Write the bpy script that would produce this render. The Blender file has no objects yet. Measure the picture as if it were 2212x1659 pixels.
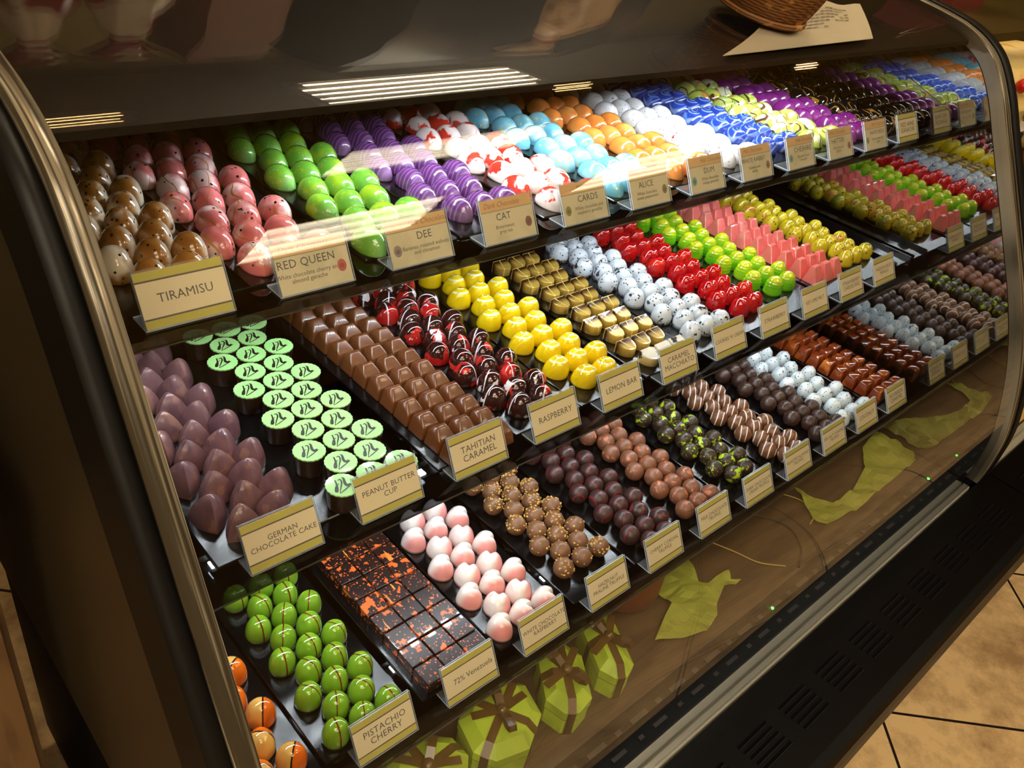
import bpy, math, random
from mathutils import Vector, Matrix, noise
random.seed(7)
PI = math.pi
scene = bpy.context.scene
COL = scene.collection
Z0 = 1.05                     # top-shelf tag line above the floor; every z below is relative to it

# ------------------------------------------------------------------ camera
cam_d = bpy.data.cameras.new('camera')
cam_d.sensor_width = 36.0
cam_d.lens = 1832.53 / 2212 * 36.0
cam_d.clip_start = 0.02
cam = bpy.data.objects.new('camera', cam_d)
COL.objects.link(cam)
RX = Vector((0.73487618, -0.66255648, 0.14483067))
RD = Vector((-0.28875328, -0.49889419, -0.81714511))
RF = Vector((0.61365996, 0.55868014, -0.55794081))
M = Matrix((RX, -RD, -RF)).transposed().to_4x4()
M.translation = Vector((0.01132312, -0.54247283, 0.32767634 + Z0))
cam.matrix_world = M
scene.camera = cam

# ------------------------------------------------------------------ world, exposure
w = bpy.data.worlds.new('world')
scene.world = w
w.use_nodes = True
w.node_tree.nodes['Background'].inputs[0].default_value = (1.0, 0.78, 0.5, 1)
w.node_tree.nodes['Background'].inputs[1].default_value = 0.02
scene.view_settings.view_transform = 'Standard'
scene.view_settings.look = 'None'
scene.view_settings.exposure = 0.0
scene.view_settings.gamma = 1.0
scene.view_settings.use_curve_mapping = False
scene.cycles.use_denoising = True
scene.cycles.max_bounces = 10
scene.cycles.diffuse_bounces = 3
scene.cycles.glossy_bounces = 5
scene.cycles.transmission_bounces = 6
scene.cycles.transparent_max_bounces = 32
scene.cycles.caustics_reflective = False
scene.cycles.caustics_refractive = False
scene.cycles.sample_clamp_indirect = 6.0

LED_COLOR, LED_POWER = (0.86, 0.95, 1.0), 115.0
TUBE_COLOR, TUBE_POWER = (1.0, 0.88, 0.66), 34.0
PANEL_POWER = 6.2
SPOT_COLOR, SPOT_POWER = (1.0, 0.55, 0.22), 60.0

# ------------------------------------------------------------------ small helpers
def lin(c):
    return tuple(((v / 255) / 12.92 if v / 255 <= 0.04045 else ((v / 255 + 0.055) / 1.055) ** 2.4) for v in c) + (1.0,)

class MB:
    """collects faces and links them as ONE mesh object"""
    def __init__(self):
        self.v, self.f, self.m, self.s = [], [], [], []
    def face(self, idx, m=0, smooth=False):
        self.f.append(tuple(idx)); self.m.append(m); self.s.append(smooth)
    def add(self, pts):
        b = len(self.v); self.v.extend([tuple(p) for p in pts]); return b
    def quad(self, a, b, c, d, m=0):
        i = self.add((a, b, c, d)); self.face((i, i + 1, i + 2, i + 3), m)
    def box(self, lo, hi, m=0):
        x0, y0, z0 = lo; x1, y1, z1 = hi
        i = self.add([(x0, y0, z0), (x1, y0, z0), (x1, y1, z0), (x0, y1, z0), (x0, y0, z1), (x1, y0, z1), (x1, y1, z1), (x0, y1, z1)])
        for q in ((0, 3, 2, 1), (4, 5, 6, 7), (0, 1, 5, 4), (1, 2, 6, 5), (2, 3, 7, 6), (3, 0, 4, 7)):
            self.face([i + k for k in q], m)
    def prism_x(self, poly, x0, x1, m=0, smooth=False, cap=True):
        """polygon of (y, z) swept along x"""
        n = len(poly)
        i = self.add([(x0, p[0], p[1]) for p in poly] + [(x1, p[0], p[1]) for p in poly])
        for k in range(n):
            self.face((i + k, i + (k + 1) % n, i + n + (k + 1) % n, i + n + k), m, smooth)
        if cap:
            self.face([i + k for k in range(n)][::-1], m); self.face([i + n + k for k in range(n)], m)
    def prism_z(self, poly, z0, z1, m=0, smooth=False, top=None):
        n = len(poly)
        i = self.add([(p[0], p[1], z0) for p in poly] + [(p[0], p[1], z1) for p in poly])
        for k in range(n):
            self.face((i + k, i + (k + 1) % n, i + n + (k + 1) % n, i + n + k), m, smooth)
        self.face([i + k for k in range(n)][::-1], m); self.face([i + n + k for k in range(n)], m if top is None else top)
    def rings(self, rings, m=0, smooth=True, cap0=True, cap1=True, mats=None):
        n = len(rings[0]); idx = [self.add(r) for r in rings]
        for j in range(len(rings) - 1):
            mm = m if mats is None else mats[j]
            for k in range(n):
                self.face((idx[j] + k, idx[j] + (k + 1) % n, idx[j + 1] + (k + 1) % n, idx[j + 1] + k), mm, smooth)
        if cap0: self.face([idx[0] + k for k in range(n)][::-1], m if mats is None else mats[0], False)
        if cap1: self.face([idx[-1] + k for k in range(n)], m if mats is None else mats[-1], smooth)
    def lathe(self, prof, cx=0, cy=0, n=24, m=0, smooth=True, mats=None, caps=True):
        self.rings([[(cx + r * math.cos(2 * PI * k / n), cy + r * math.sin(2 * PI * k / n), z) for k in range(n)] for r, z in prof], m, smooth, cap0=caps, cap1=caps, mats=mats)
    def tube(self, path, r, n=8, m=0):
        rr = []
        for i, p in enumerate(path):
            p = Vector(p); t = (Vector(path[min(i + 1, len(path) - 1)]) - Vector(path[max(i - 1, 0)])).normalized()
            a = t.cross(Vector((0, 0, 1)))
            if a.length < 1e-3: a = t.cross(Vector((1, 0, 0)))
            a.normalize(); b = t.cross(a)
            rr.append([tuple(p + a * (r * math.cos(2 * PI * k / n)) + b * (r * math.sin(2 * PI * k / n))) for k in range(n)])
        self.rings(rr, m)
    def ribbon(self, path, wv, th, m=0):
        """a strip along path, half-width vector wv, thickness th upward"""
        rr = []
        for p in path:
            p = Vector(p); wvv = Vector(wv)
            rr.append([tuple(p - wvv), tuple(p + wvv), tuple(p + wvv + Vector((0, 0, th))), tuple(p - wvv + Vector((0, 0, th)))])
        self.rings(rr, m, False)
    def mesh(self, name):
        me = bpy.data.meshes.new(name)
        me.from_pydata(self.v, [], self.f)
        me.polygons.foreach_set('material_index', self.m)
        me.polygons.foreach_set('use_smooth', self.s)
        me.update()
        return me
    def build(self, name, mats, parent=None, loc=None):
        me = self.mesh(name)
        for mt in (mats if isinstance(mats, (list, tuple)) else [mats]): me.materials.append(mt)
        return link(name, me, parent, loc)

def link(name, me, parent=None, loc=None):
    o = bpy.data.objects.new(name, me); COL.objects.link(o)
    if parent is not None: o.parent = parent
    if loc is not None: o.location = loc
    elif parent is None: o.location = (0, 0, Z0)
    return o

def tag(o, label, cat, group=None, kind=None):
    o['label'] = label; o['category'] = cat
    if group: o['group'] = group
    if kind: o['kind'] = kind
    return o

def empty(name, label, cat, loc=(0, 0, 0), group=None, rz=0):
    o = bpy.data.objects.new(name, None); COL.objects.link(o)
    o.location = (loc[0], loc[1], loc[2] + Z0); o.rotation_euler = (0, 0, rz)
    return tag(o, label, cat, group)

def struct(name, mb, m):
    o = mb.build(name, m); o['kind'] = 'structure'; return o

# ------------------------------------------------------------------ materials
MATS = {}
def mat(name, col, rough=0.35, metal=0.0, coat=0.0, layers=(), bump=None, spec=0.5, sss=0.0, emit=None, world=False):
    """principled material; layers are painted over the base colour in order"""
    m = bpy.data.materials.new(name); m.use_nodes = True
    nt = m.node_tree; N = nt.nodes; L = nt.links
    b = N['Principled BSDF']
    b.inputs['Roughness'].default_value = rough; b.inputs['Metallic'].default_value = metal
    b.inputs['Coat Weight'].default_value = coat; b.inputs['Coat Roughness'].default_value = 0.03
    b.inputs['Specular IOR Level'].default_value = spec
    base = lin(col); b.inputs['Base Color'].default_value = base
    if emit:
        b.inputs['Emission Color'].default_value = tuple(emit[0]) + (1,); b.inputs['Emission Strength'].default_value = emit[1]
    if layers or bump:
        tc = N.new('ShaderNodeTexCoord'); oi = N.new('ShaderNodeObjectInfo')
        mul = N.new('ShaderNodeVectorMath'); mul.operation = 'SCALE'; mul.inputs[0].default_value = (3.1, 5.7, 7.3)
        L.new(oi.outputs['Random'], mul.inputs['Scale'])
        add = N.new('ShaderNodeVectorMath'); add.operation = 'ADD'
        L.new(tc.outputs['Object'], add.inputs[0])
        if not world: L.new(mul.outputs[0], add.inputs[1])
        vec = add.outputs[0]
        sep = N.new('ShaderNodeSeparateXYZ'); L.new(tc.outputs['Object'], sep.inputs[0])
        cur = None
        def ramp(sock, lo, hi):
            r = N.new('ShaderNodeMapRange'); r.interpolation_type = 'SMOOTHSTEP'
            r.inputs['From Min'].default_value = lo; r.inputs['From Max'].default_value = hi
            L.new(sock, r.inputs['Value']); return r.outputs[0]
        def scaled(v, s):
            mp = N.new('ShaderNodeMapping'); L.new(v, mp.inputs['Vector']); mp.inputs['Scale'].default_value = s; return mp.outputs[0]
        for ly in layers:
            k = ly[0]; c = lin(ly[1])
            if k == 'noise':          # colour, scale, lo, hi
                t = N.new('ShaderNodeTexNoise'); t.inputs['Detail'].default_value = 3; t.inputs['Scale'].default_value = ly[2]
                L.new(scaled(vec, ly[5]) if len(ly) > 5 else vec, t.inputs['Vector']); f = ramp(t.outputs['Fac'], ly[3], ly[4])
            elif k == 'dots':         # colour, scale, radius
                t = N.new('ShaderNodeTexVoronoi'); t.inputs['Scale'].default_value = ly[2]
                L.new(scaled(vec, ly[4]) if len(ly) > 4 else vec, t.inputs['Vector']); f = ramp(t.outputs['Distance'], ly[3], ly[3] * 0.75)
            elif k == 'wave':         # colour, scale, distortion, lo, hi, direction, random
                t = N.new('ShaderNodeTexWave'); t.bands_direction = ly[6]; t.inputs['Scale'].default_value = ly[2]
                t.inputs['Distortion'].default_value = ly[3]; t.inputs['Detail'].default_value = 1.0
                L.new(vec, t.inputs['Vector']); f = ramp(t.outputs['Fac'], ly[4], ly[5])
            elif k == 'ring':         # swirling rings
                t = N.new('ShaderNodeTexWave'); t.wave_type = 'RINGS'; t.rings_direction = ly[6]; t.inputs['Scale'].default_value = ly[2]
                t.inputs['Distortion'].default_value = ly[3]; t.inputs['Detail'].default_value = 0.5
                L.new(tc.outputs['Object'], t.inputs['Vector']); f = ramp(t.outputs['Fac'], ly[4], ly[5])
            elif k == 'grad':         # colour, axis, a, b
                f = ramp(sep.outputs[ly[2]], ly[3], ly[4])
            elif k == 'line':         # thin band where the tilted coordinate crosses zero
                d = N.new('ShaderNodeVectorMath'); d.operation = 'DOT_PRODUCT'; L.new(tc.outputs['Object'], d.inputs[0])
                rr = N.new('ShaderNodeMath'); rr.operation = 'MULTIPLY_ADD'
                L.new(oi.outputs['Random'], rr.inputs[0]); rr.inputs[1].default_value = ly[4] if len(ly) > 4 else 0.0; rr.inputs[2].default_value = -(ly[4] if len(ly) > 4 else 0.0) / 2
                cv = N.new('ShaderNodeCombineXYZ'); cv.inputs[0].default_value = 1.0; L.new(rr.outputs[0], cv.inputs[1])
                L.new(cv.outputs[0], d.inputs[1])
                ab = N.new('ShaderNodeMath'); ab.operation = 'ABSOLUTE'
                off = N.new('ShaderNodeMath'); off.operation = 'ADD'; L.new(d.outputs['Value'], off.inputs[0]); off.inputs[1].default_value = ly[3]
                L.new(off.outputs[0], ab.inputs[0]); f = ramp(ab.outputs[0], ly[2], ly[2] * 0.6)
            elif k == 'rand':         # colour per piece
                f = ramp(oi.outputs['Random'], ly[2], ly[3])
            mx = N.new('ShaderNodeMix'); mx.data_type = 'RGBA'
            L.new(f, mx.inputs[0])
            if cur is None: mx.inputs[6].default_value = base
            else: L.new(cur, mx.inputs[6])
            mx.inputs[7].default_value = c; cur = mx.outputs[2]
        if cur is not None: L.new(cur, b.inputs['Base Color'])
        if bump:
            t = N.new('ShaderNodeTexNoise'); t.inputs['Scale'].default_value = bump[0]; t.inputs['Detail'].default_value = 4
            L.new(scaled(vec, bump[2]) if len(bump) > 2 else vec, t.inputs['Vector'])
            bp = N.new('ShaderNodeBump'); bp.inputs['Strength'].default_value = bump[1]; bp.inputs['Distance'].default_value = 0.002
            L.new(t.outputs['Fac'], bp.inputs['Height']); L.new(bp.outputs[0], b.inputs['Normal'])
    MATS[name] = m
    return m

def sheet_glass(name, tint=(1, 1, 1), f0=0.04, rough=0.0, dirt=0.0):
    """clear sheet: what lies behind shows through, the room mirrors off it by Schlick's law"""
    m = bpy.data.materials.new(name); m.use_nodes = True
    nt = m.node_tree; N = nt.nodes; L = nt.links
    for n in list(N): N.remove(n)
    out = N.new('ShaderNodeOutputMaterial'); mx = N.new('ShaderNodeMixShader')
    tr = N.new('ShaderNodeBsdfTransparent'); tr.inputs[0].default_value = tuple(tint) + (1,)
    gl = N.new('ShaderNodeBsdfGlossy'); gl.inputs['Roughness'].default_value = rough
    lw = N.new('ShaderNodeLayerWeight'); lw.inputs[0].default_value = 0.5
    pw = N.new('ShaderNodeMath'); pw.operation = 'POWER'; pw.inputs[1].default_value = 5.0
    ma = N.new('ShaderNodeMath'); ma.operation = 'MULTIPLY_ADD'; ma.inputs[1].default_value = 1 - f0; ma.inputs[2].default_value = f0
    L.new(lw.outputs['Facing'], pw.inputs[0]); L.new(pw.outputs[0], ma.inputs[0])
    L.new(ma.outputs[0], mx.inputs[0]); L.new(tr.outputs[0], mx.inputs[1]); L.new(gl.outputs[0], mx.inputs[2])
    last = mx.outputs[0]
    if dirt:
        df = N.new('ShaderNodeBsdfDiffuse'); df.inputs[0].default_value = (0.8, 0.85, 0.9, 1)
        m2 = N.new('ShaderNodeMixShader'); m2.inputs[0].default_value = dirt
        L.new(last, m2.inputs[1]); L.new(df.outputs[0], m2.inputs[2]); last = m2.outputs[0]
    L.new(last, out.inputs[0])
    MATS[name] = m
    return m

glass = sheet_glass('clear_glass')
acrylic = sheet_glass('clear_acrylic', f0=0.05, dirt=0.05)
acrylic_edge = mat('acrylic_edge', (205, 215, 220), rough=0.25, spec=0.8)
smoked = sheet_glass('smoked_glass', tint=(0.30, 0.31, 0.33), f0=0.05)
black_satin = mat('black_satin', (13, 11, 9), rough=0.48, spec=.25)
black_gloss = mat('black_acrylic', (7, 8, 10), rough=0.09, bump=(900, 0.06, (1, 4, 1)))
black_matte = mat('black_matte', (6, 6, 5), rough=0.6, spec=.2)
brown_panel = mat('brown_laminate', (56, 46, 29), rough=0.38, bump=(300, 0.05))
deck_wood = mat('deck_wood', (84, 64, 40), rough=0.4, layers=[('noise', (62, 46, 28), 6, 0.42, 0.62, (1, 9, 1))], world=True)
chrome = mat('brushed_steel', (196, 190, 170), rough=0.3, metal=0.45, bump=(60, 0.05, (0.2, 20, 20)))
trim_mat = mat('painted_streak_trim', (150, 138, 116), rough=0.24, metal=0.3, layers=[('noise', (70, 62, 48), 210, 0.42, 0.56, (1, 0.012, 0.012)), ('noise', (196, 184, 158), 330, 0.6, 0.68, (1, 0.01, 0.01))], world=True)  # streak layers paint the long reflections into the strip's colour
slot_grey = mat('slot_grey', (46, 42, 36), rough=0.5)
mirror_mat = mat('end_mirror', (188, 190, 190), rough=0.015, metal=1.0)
led_mat = mat('led_white', (255, 255, 255), emit=(LED_COLOR, LED_POWER))
led_top = mat('led_bright_white', (255, 255, 255), emit=(LED_COLOR, LED_POWER * 1.9))
tube_mat = mat('lamp_tube', (255, 240, 210), emit=(TUBE_COLOR, TUBE_POWER))
panel_tube = mat('lamp_streak', (255, 244, 220), emit=(TUBE_COLOR, PANEL_POWER * 1.7))
panel_mat = mat('lamp_diffuser', (255, 244, 220), emit=(TUBE_COLOR, PANEL_POWER))
spot_mat = mat('lamp_spot', (255, 220, 170), emit=(SPOT_COLOR, SPOT_POWER))
green_led = mat('green_indicator', (40, 255, 60), emit=((0.1, 1.0, 0.12), 4.0))
white_paint = mat('white_paint', (215, 205, 185), rough=0.6)

# ------------------------------------------------------------------ glass profile (y, z), from the back of the top to the sill
CP = [(0.46, .205), (0.36, .195), (0.25, .1835), (0.16, .171), (0.10, .1615), (0.055, .1535), (0.015, .1435), (-.02, .128), (-.05, .105), (-.082, .063),
      (-.11, .016), (-.135, -.026), (-.167, -.080), (-.203, -.141), (-.246, -.216), (-.280, -.286), (-.308, -.362), (-.328, -.448), (-.330, -.515), (-.3275, -.553)]
def catmull(P, n=8):
    P = [Vector(p) for p in P]; P = [2 * P[0] - P[1]] + P + [2 * P[-1] - P[-2]]; out = []
    for i in range(1, len(P) - 2):
        p0, p1, p2, p3 = P[i - 1:i + 3]
        for k in range(n):
            t = k / n
            out.append(.5 * ((2 * p1) + (-p0 + p2) * t + (2 * p0 - 5 * p1 + 4 * p2 - p3) * t * t + (-p0 + 3 * p1 - 3 * p2 + p3) * t ** 3))
    out.append(P[-2]); return out
GP = catmull(CP)
def inset(curve, dd):
    """offset a (y, z) polyline towards the inside of the case"""
    out = []
    for i, p in enumerate(curve):
        t = curve[min(i + 1, len(curve) - 1)] - curve[max(i - 1, 0)]; n = Vector((-t.y, t.x)).normalized()   # points to the inside
        out.append(p + n * dd)
    return out
_t = inset(GP[:2], 1)[0] - GP[0]
SGN = 1 if _t.y < 0 else -1          # inside is below the top sheet
def inn(dd, c=GP): return inset(c, SGN * dd)
XL, XR, XM = 0.142, 1.546, 1.517     # ends of the case and the mirror

SH = [(-0.008, -0.028), (-0.092, -0.230), (-0.182, -0.453)]     # front edge y, top z of the three shelves

# ================================================================== the room
mb = MB(); mb.box((-2.5, -4.0, -1.10), (7.0, 1.6, -1.05))
def tile_floor():
    m = mat('floor_tile', (196, 150, 92), rough=0.32)
    nt = m.node_tree; N = nt.nodes; L = nt.links; b = N['Principled BSDF']
    tc = N.new('ShaderNodeTexCoord'); mp = N.new('ShaderNodeMapping')
    mp.inputs['Rotation'].default_value = (0, 0, PI / 4)
    L.new(tc.outputs['Object'], mp.inputs['Vector'])
    sp = N.new('ShaderNodeSeparateXYZ'); L.new(mp.outputs[0], sp.inputs[0])
    fs = []
    for ax, off in ((0, 0.0), (1, 0.0)):
        # rotated: u = (x - y)/sqrt2, v = (x + y)/sqrt2 ; grout at u = 1.815/sqrt2 and v = 1.0/sqrt2, tile side 0.463
        u0 = 1.283 if ax == 0 else 0.707
        a = N.new('ShaderNodeMath'); a.operation = 'SUBTRACT'; L.new(sp.outputs[ax], a.inputs[0]); a.inputs[1].default_value = u0 - 0.463 * 20
        dv = N.new('ShaderNodeMath'); dv.operation = 'DIVIDE'; L.new(a.outputs[0], dv.inputs[0]); dv.inputs[1].default_value = 0.463
        fr = N.new('ShaderNodeMath'); fr.operation = 'FRACT'; L.new(dv.outputs[0], fr.inputs[0])
        c = N.new('ShaderNodeMath'); c.operation = 'SUBTRACT'; L.new(fr.outputs[0], c.inputs[0]); c.inputs[1].default_value = 0.5
        ab = N.new('ShaderNodeMath'); ab.operation = 'ABSOLUTE'; L.new(c.outputs[0], ab.inputs[0])
        g = N.new('ShaderNodeMath'); g.operation = 'GREATER_THAN'; L.new(ab.outputs[0], g.inputs[0]); g.inputs[1].default_value = 0.4935
        fs.append(g.outputs[0])
    mxm = N.new('ShaderNodeMath'); mxm.operation = 'MAXIMUM'; L.new(fs[0], mxm.inputs[0]); L.new(fs[1], mxm.inputs[1])
    ns = N.new('ShaderNodeTexNoise'); ns.inputs['Scale'].default_value = 9; ns.inputs['Detail'].default_value = 8; ns.inputs['Roughness'].default_value = 0.68
    L.new(tc.outputs['Object'], ns.inputs['Vector'])
    cr = N.new('ShaderNodeValToRGB'); L.new(ns.outputs['Fac'], cr.inputs[0])
    cr.color_ramp.elements[0].position = 0.34; cr.color_ramp.elements[0].color = lin((170, 134, 94))
    cr.color_ramp.elements[1].position = 0.56; cr.color_ramp.elements[1].color = lin((232, 196, 142))
    mx = N.new('ShaderNodeMix'); mx.data_type = 'RGBA'; L.new(mxm.outputs[0], mx.inputs[0]); L.new(cr.outputs[0], mx.inputs[6]); mx.inputs[7].default_value = lin((30, 18, 10))
    L.new(mx.outputs[2], b.inputs['Base Color'])
    return m
struct('floor', mb, tile_floor())
olive = mat('olive_paint', (140, 122, 56), rough=0.7)
beige = mat('beige_paint', (120, 94, 58), rough=0.75)
mb = MB(); mb.box((-2.5, 1.5, -1.05), (7.0, 1.6, 1.5)); struct('wall_back', mb, olive)
mb = MB(); mb.box((-2.6, -4.0, -1.05), (-2.5, 1.6, 1.5)); struct('wall_left', mb, beige)
mb = MB(); mb.box((7.0, -4.0, -1.05), (7.1, 1.6, 1.5)); struct('wall_right', mb, beige)
mb = MB(); mb.box((-2.5, -4.1, -1.05), (7.0, -4.0, 1.5)); struct('wall_front', mb, beige)
mb = MB(); mb.box((-2.5, -4.0, 1.5), (7.0, 1.5, 1.56)); struct('ceiling', mb, mat('ceiling_paint', (190, 170, 92), rough=0.9))

def troffer(cx, cy, label, sx=0.37, sy=0.2, panel=True):
    e = empty('ceiling_light', label, 'ceiling light', (cx, cy, 1.5), 'fluorescent ceiling lights')
    m = MB()
    m.box((-sx - .03, -sy - .03, -.03), (sx + .03, -sy, 0)); m.box((-sx - .03, sy, -.03), (sx + .03, sy + .03, 0))
    m.box((-sx - .03, -sy, -.03), (-sx, sy, 0)); m.box((sx, -sy, -.03), (sx + .03, sy, 0))
    m.build('frame', white_paint, e)
    if panel:
        m = MB(); m.box((-sx, -sy, -.014), (sx, sy, -.004)); m.build('diffuser', panel_mat, e)
    else:
        m = MB(); m.box((-sx, -sy, -.006), (sx, sy, 0)); m.build('reflector', white_paint, e)
    for k in range(4):
        yy = -sy + sy * 2 * (k + .5) / 4
        m = MB(); m.tube([(-sx + .01, yy, -.022), (sx - .01, yy, -.022)], 0.014 if not panel else .016, 8); m.build('lamp_tube', tube_mat if not panel else panel_tube, e)
troffer(1.57, .62, 'four tube ceiling light behind the counter, mirrored as bright streaks on the top glass', panel=False)
troffer(1.62, -0.78, 'four tube ceiling light above the aisle, close to the glass front')
troffer(1.62, -1.80, 'four tube ceiling light above the aisle, one row out from the glass')
troffer(3.30, -1.80, 'four tube ceiling light far along the aisle beyond the second case')
troffer(-0.45, -0.95, 'added wide ceiling light above the brown side counter, unseen fill for the tags', .55, .45)  # this and the next two are added, unseen lights to brighten the tags
troffer(-0.45, -2.30, 'added wide ceiling light out from the brown side counter, unseen fill', .55, .45)
troffer(-1.60, -1.60, 'added wide ceiling light farthest from the chocolate case, unseen fill', .55, .45)
def downlight(cx, cy, label):
    e = empty('recessed_downlight', label, 'downlight', (cx, cy, 1.5), 'warm recessed downlights')
    m = MB(); m.lathe([(0.088, -0.012), (0.115, -0.012), (0.115, -0.001), (0.088, -0.001)], n=20, caps=False); m.build('trim_ring', white_paint, e)
    m = MB(); m.lathe([(0.0005, -0.003), (0.087, -0.003), (0.087, -0.001), (0.0005, -0.001)], n=20); m.build('reflector', white_paint, e)
    for yy in (-.026, .022):
        m = MB(); m.tube([(-.078, yy, -.010), (.078, yy, -.010)], .006, 8); m.build('bulb', spot_mat, e)
downlight(.62, .55, 'warm recessed downlight above the near end of the case')
downlight(2.05, .24, 'warm recessed downlight above the second case')
downlight(3.42, .13, 'warm recessed downlight far beyond the second case')

# ================================================================== the display case
case = empty('display_case', 'long black curved glass chocolate display case with three lit shelves', 'display case', (0, 0, -1.05))
def cpart(name, m, mats, under=None):
    o = m.build(name, mats, under or case); o.location = (0, 0, 0 if under else 1.05); return o
# base cabinet and deck
m = MB(); m.box((XL, -.30, -1.0), (XR + .028, .45, -.575)); m.box((XL + .02, -.27, -1.05), (XR + .01, .42, -1.0)); cpart('base_cabinet', m, black_satin)
m = MB(); m.box((XL + .006, -.252, -.575), (XM - .002, .40, -.562)); cpart('deck_board', m, deck_wood)
# air grille behind the sill
m = MB(); m.box((XL + .006, -.302, -.575), (XM - .002, -.253, -.560)); air = cpart('air_grille', m, black_matte)
m = MB(); x = XL + .03; k = 0
while x < XM - .05:
    l = .030 if k % 2 == 0 else .010
    m.box((x, -.272, -.5605), (x + l, -.266, -.5585)); m.box((x + .02, -.292, -.5605), (x + .02 + l * .8, -.287, -.5585)); x += l + .018; k += 1
cpart('grille_slots', m, slot_grey, air)
# sill rail
m = MB()
m.prism_x([(-.304, -.575), (-.304, -.5555), (-.313, -.5555), (-.3145, -.559), (-.3165, -.559), (-.3175, -.5535), (-.327, -.5545), (-.3285, -.556), (-.330, -.575)], XL + .006, XM - .02)
cpart('sill_rail', m, chrome)
# bumper ledge in front with vent slots
def ledge(x0, x1, part):
    a = MB()
    a.prism_x([(-.331, -.60), (-.3315, -.5555), (-.440, -.5600), (-.452, -.5640), (-.458, -.574), (-.460, -.600), (-.452, -.640), (-.440, -.652), (-.331, -.652)], x0, x1)
    a.prism_x([(-.425, -.652), (-.436, -.70), (-.430, -1.0), (-.30, -1.0), (-.30, -.652)], x0, x1)
    top = part('bumper_ledge', a, ledge_black)
    n = int((x1 - x0 - .05) / .0905)
    for g in range(n):
        v = MB(); gx = x0 + .035 + g * .0905
        for r in range(5):
            y = -.370 - r * .0088; z = -.5555 - (-.337 - y) * (.0045 / .103); q = gx + r * .001
            v.prism_x([(y, z + .0002), (y - .004, z + .0002), (y - .004, z - .002), (y, z - .002)], q, q + .060, 0)
            v.prism_x([(y - .0041, z + .0006), (y - .0047, z + .0006), (y - .0047, z - .001), (y - .0041, z - .001)], q, q + .060, 1)  # lighter lip added as the glint along each slot edge
        part('vent_grille', v, [vent_dark, vent_glint], top)
ledge_black = mat('ledge_black', (6, 5, 4), rough=0.4, spec=.10)
vent_dark = mat('vent_dark', (3, 3, 3), rough=0.9, spec=.05); vent_glint = mat('vent_glint', (16, 15, 14), rough=0.3)
ledge(XL - .012, XR + .028, cpart)
# indicator lamps on the grille
for x, y in ((.938, -.271), (1.455, -.27)):
    m = MB(); m.lathe([(.0022, -.5592), (.0022, -.5572), (.0008, -.5566)], x, y, 10); cpart('indicator_lamp', m, green_led, air)
# front glass: a bent sheet with thickness
m = MB(); outer, inner_ = GP, inn(.005)
n = len(outer); xs = (XL + .0177, XM + .0008)
idx = [m.add([(x, p.x, p.y) for p in outer]) for x in xs] + [m.add([(x, p.x, p.y) for p in inner_]) for x in xs]
for k in range(n - 1):
    m.face((idx[0] + k, idx[0] + k + 1, idx[1] + k + 1, idx[1] + k), 0, True)
    m.face((idx[2] + k, idx[3] + k, idx[3] + k + 1, idx[2] + k + 1), 0, True)
for k in (0, n - 1):
    m.face((idx[0] + k, idx[1] + k, idx[3] + k, idx[2] + k), 0)
cpart('front_glass', m, glass)
# end trims that follow the curve
def band(x0, x1, d0, d1, mt, name):
    m = MB(); A = inn(d0); B = inn(d1); n = len(A)
    i = [m.add([(x, p.x, p.y) for p in c]) for c in (A, B) for x in (x0, x1)]
    for k in range(n - 1):
        m.face((i[0] + k, i[0] + k + 1, i[1] + k + 1, i[1] + k), 0, True)
        m.face((i[2] + k, i[3] + k, i[3] + k + 1, i[2] + k + 1), 0, True)
        m.face((i[0] + k, i[2] + k, i[2] + k + 1, i[0] + k + 1), 0, False)
        m.face((i[1] + k, i[1] + k + 1, i[3] + k + 1, i[3] + k), 0, False)
    for k in (0, n - 1): m.face((i[0] + k, i[1] + k, i[3] + k, i[2] + k), 0)
    return cpart(name, m, mt)
band(XL + .0015, XL + .0175, -.004, .012, trim_mat, 'end_trim')
band(XM + .001, XR, -.004, .0155, trim_mat, 'end_trim')
band(XL - .014, XL + .001, -.002, .065, black_satin, 'end_panel_rim')
band(XR + .0005, XR + .028, -.006, .065, black_satin, 'end_panel_rim')
def end_shape(dd, x0, x1, name, mt):
    c = inn(dd); poly = [(p.x, p.y) for p in c] + [(c[-1].x, -.575), (.45, -.575), (.45, c[0].y)]
    m = MB(); m.prism_x(poly, x0, x1); return cpart(name, m, mt)
end_shape(.014, XL + .0012, XL + .006, 'end_panel_inner', black_satin)
end_shape(.060, XL - .009, XL + .0008, 'end_panel', brown_panel)
end_shape(.0165, XM, XM + .0035, 'end_mirror', mirror_mat)
# black back wall of the case, and the light hood under the top of the glass
m = MB(); m.box((XL + .006, .40, -.562), (XM, .412, .19)); cpart('back_panel', m, black_satin)
hood_top = [p for p in inn(.0075) if p.x > -.0075]
m = MB(); m.prism_x([(p.x, p.y) for p in hood_top] + [(-.004, .122), (.02, .116), (.45, .122)], XL + .008, XM - .002)
cpart('light_hood', m, black_satin)

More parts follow.
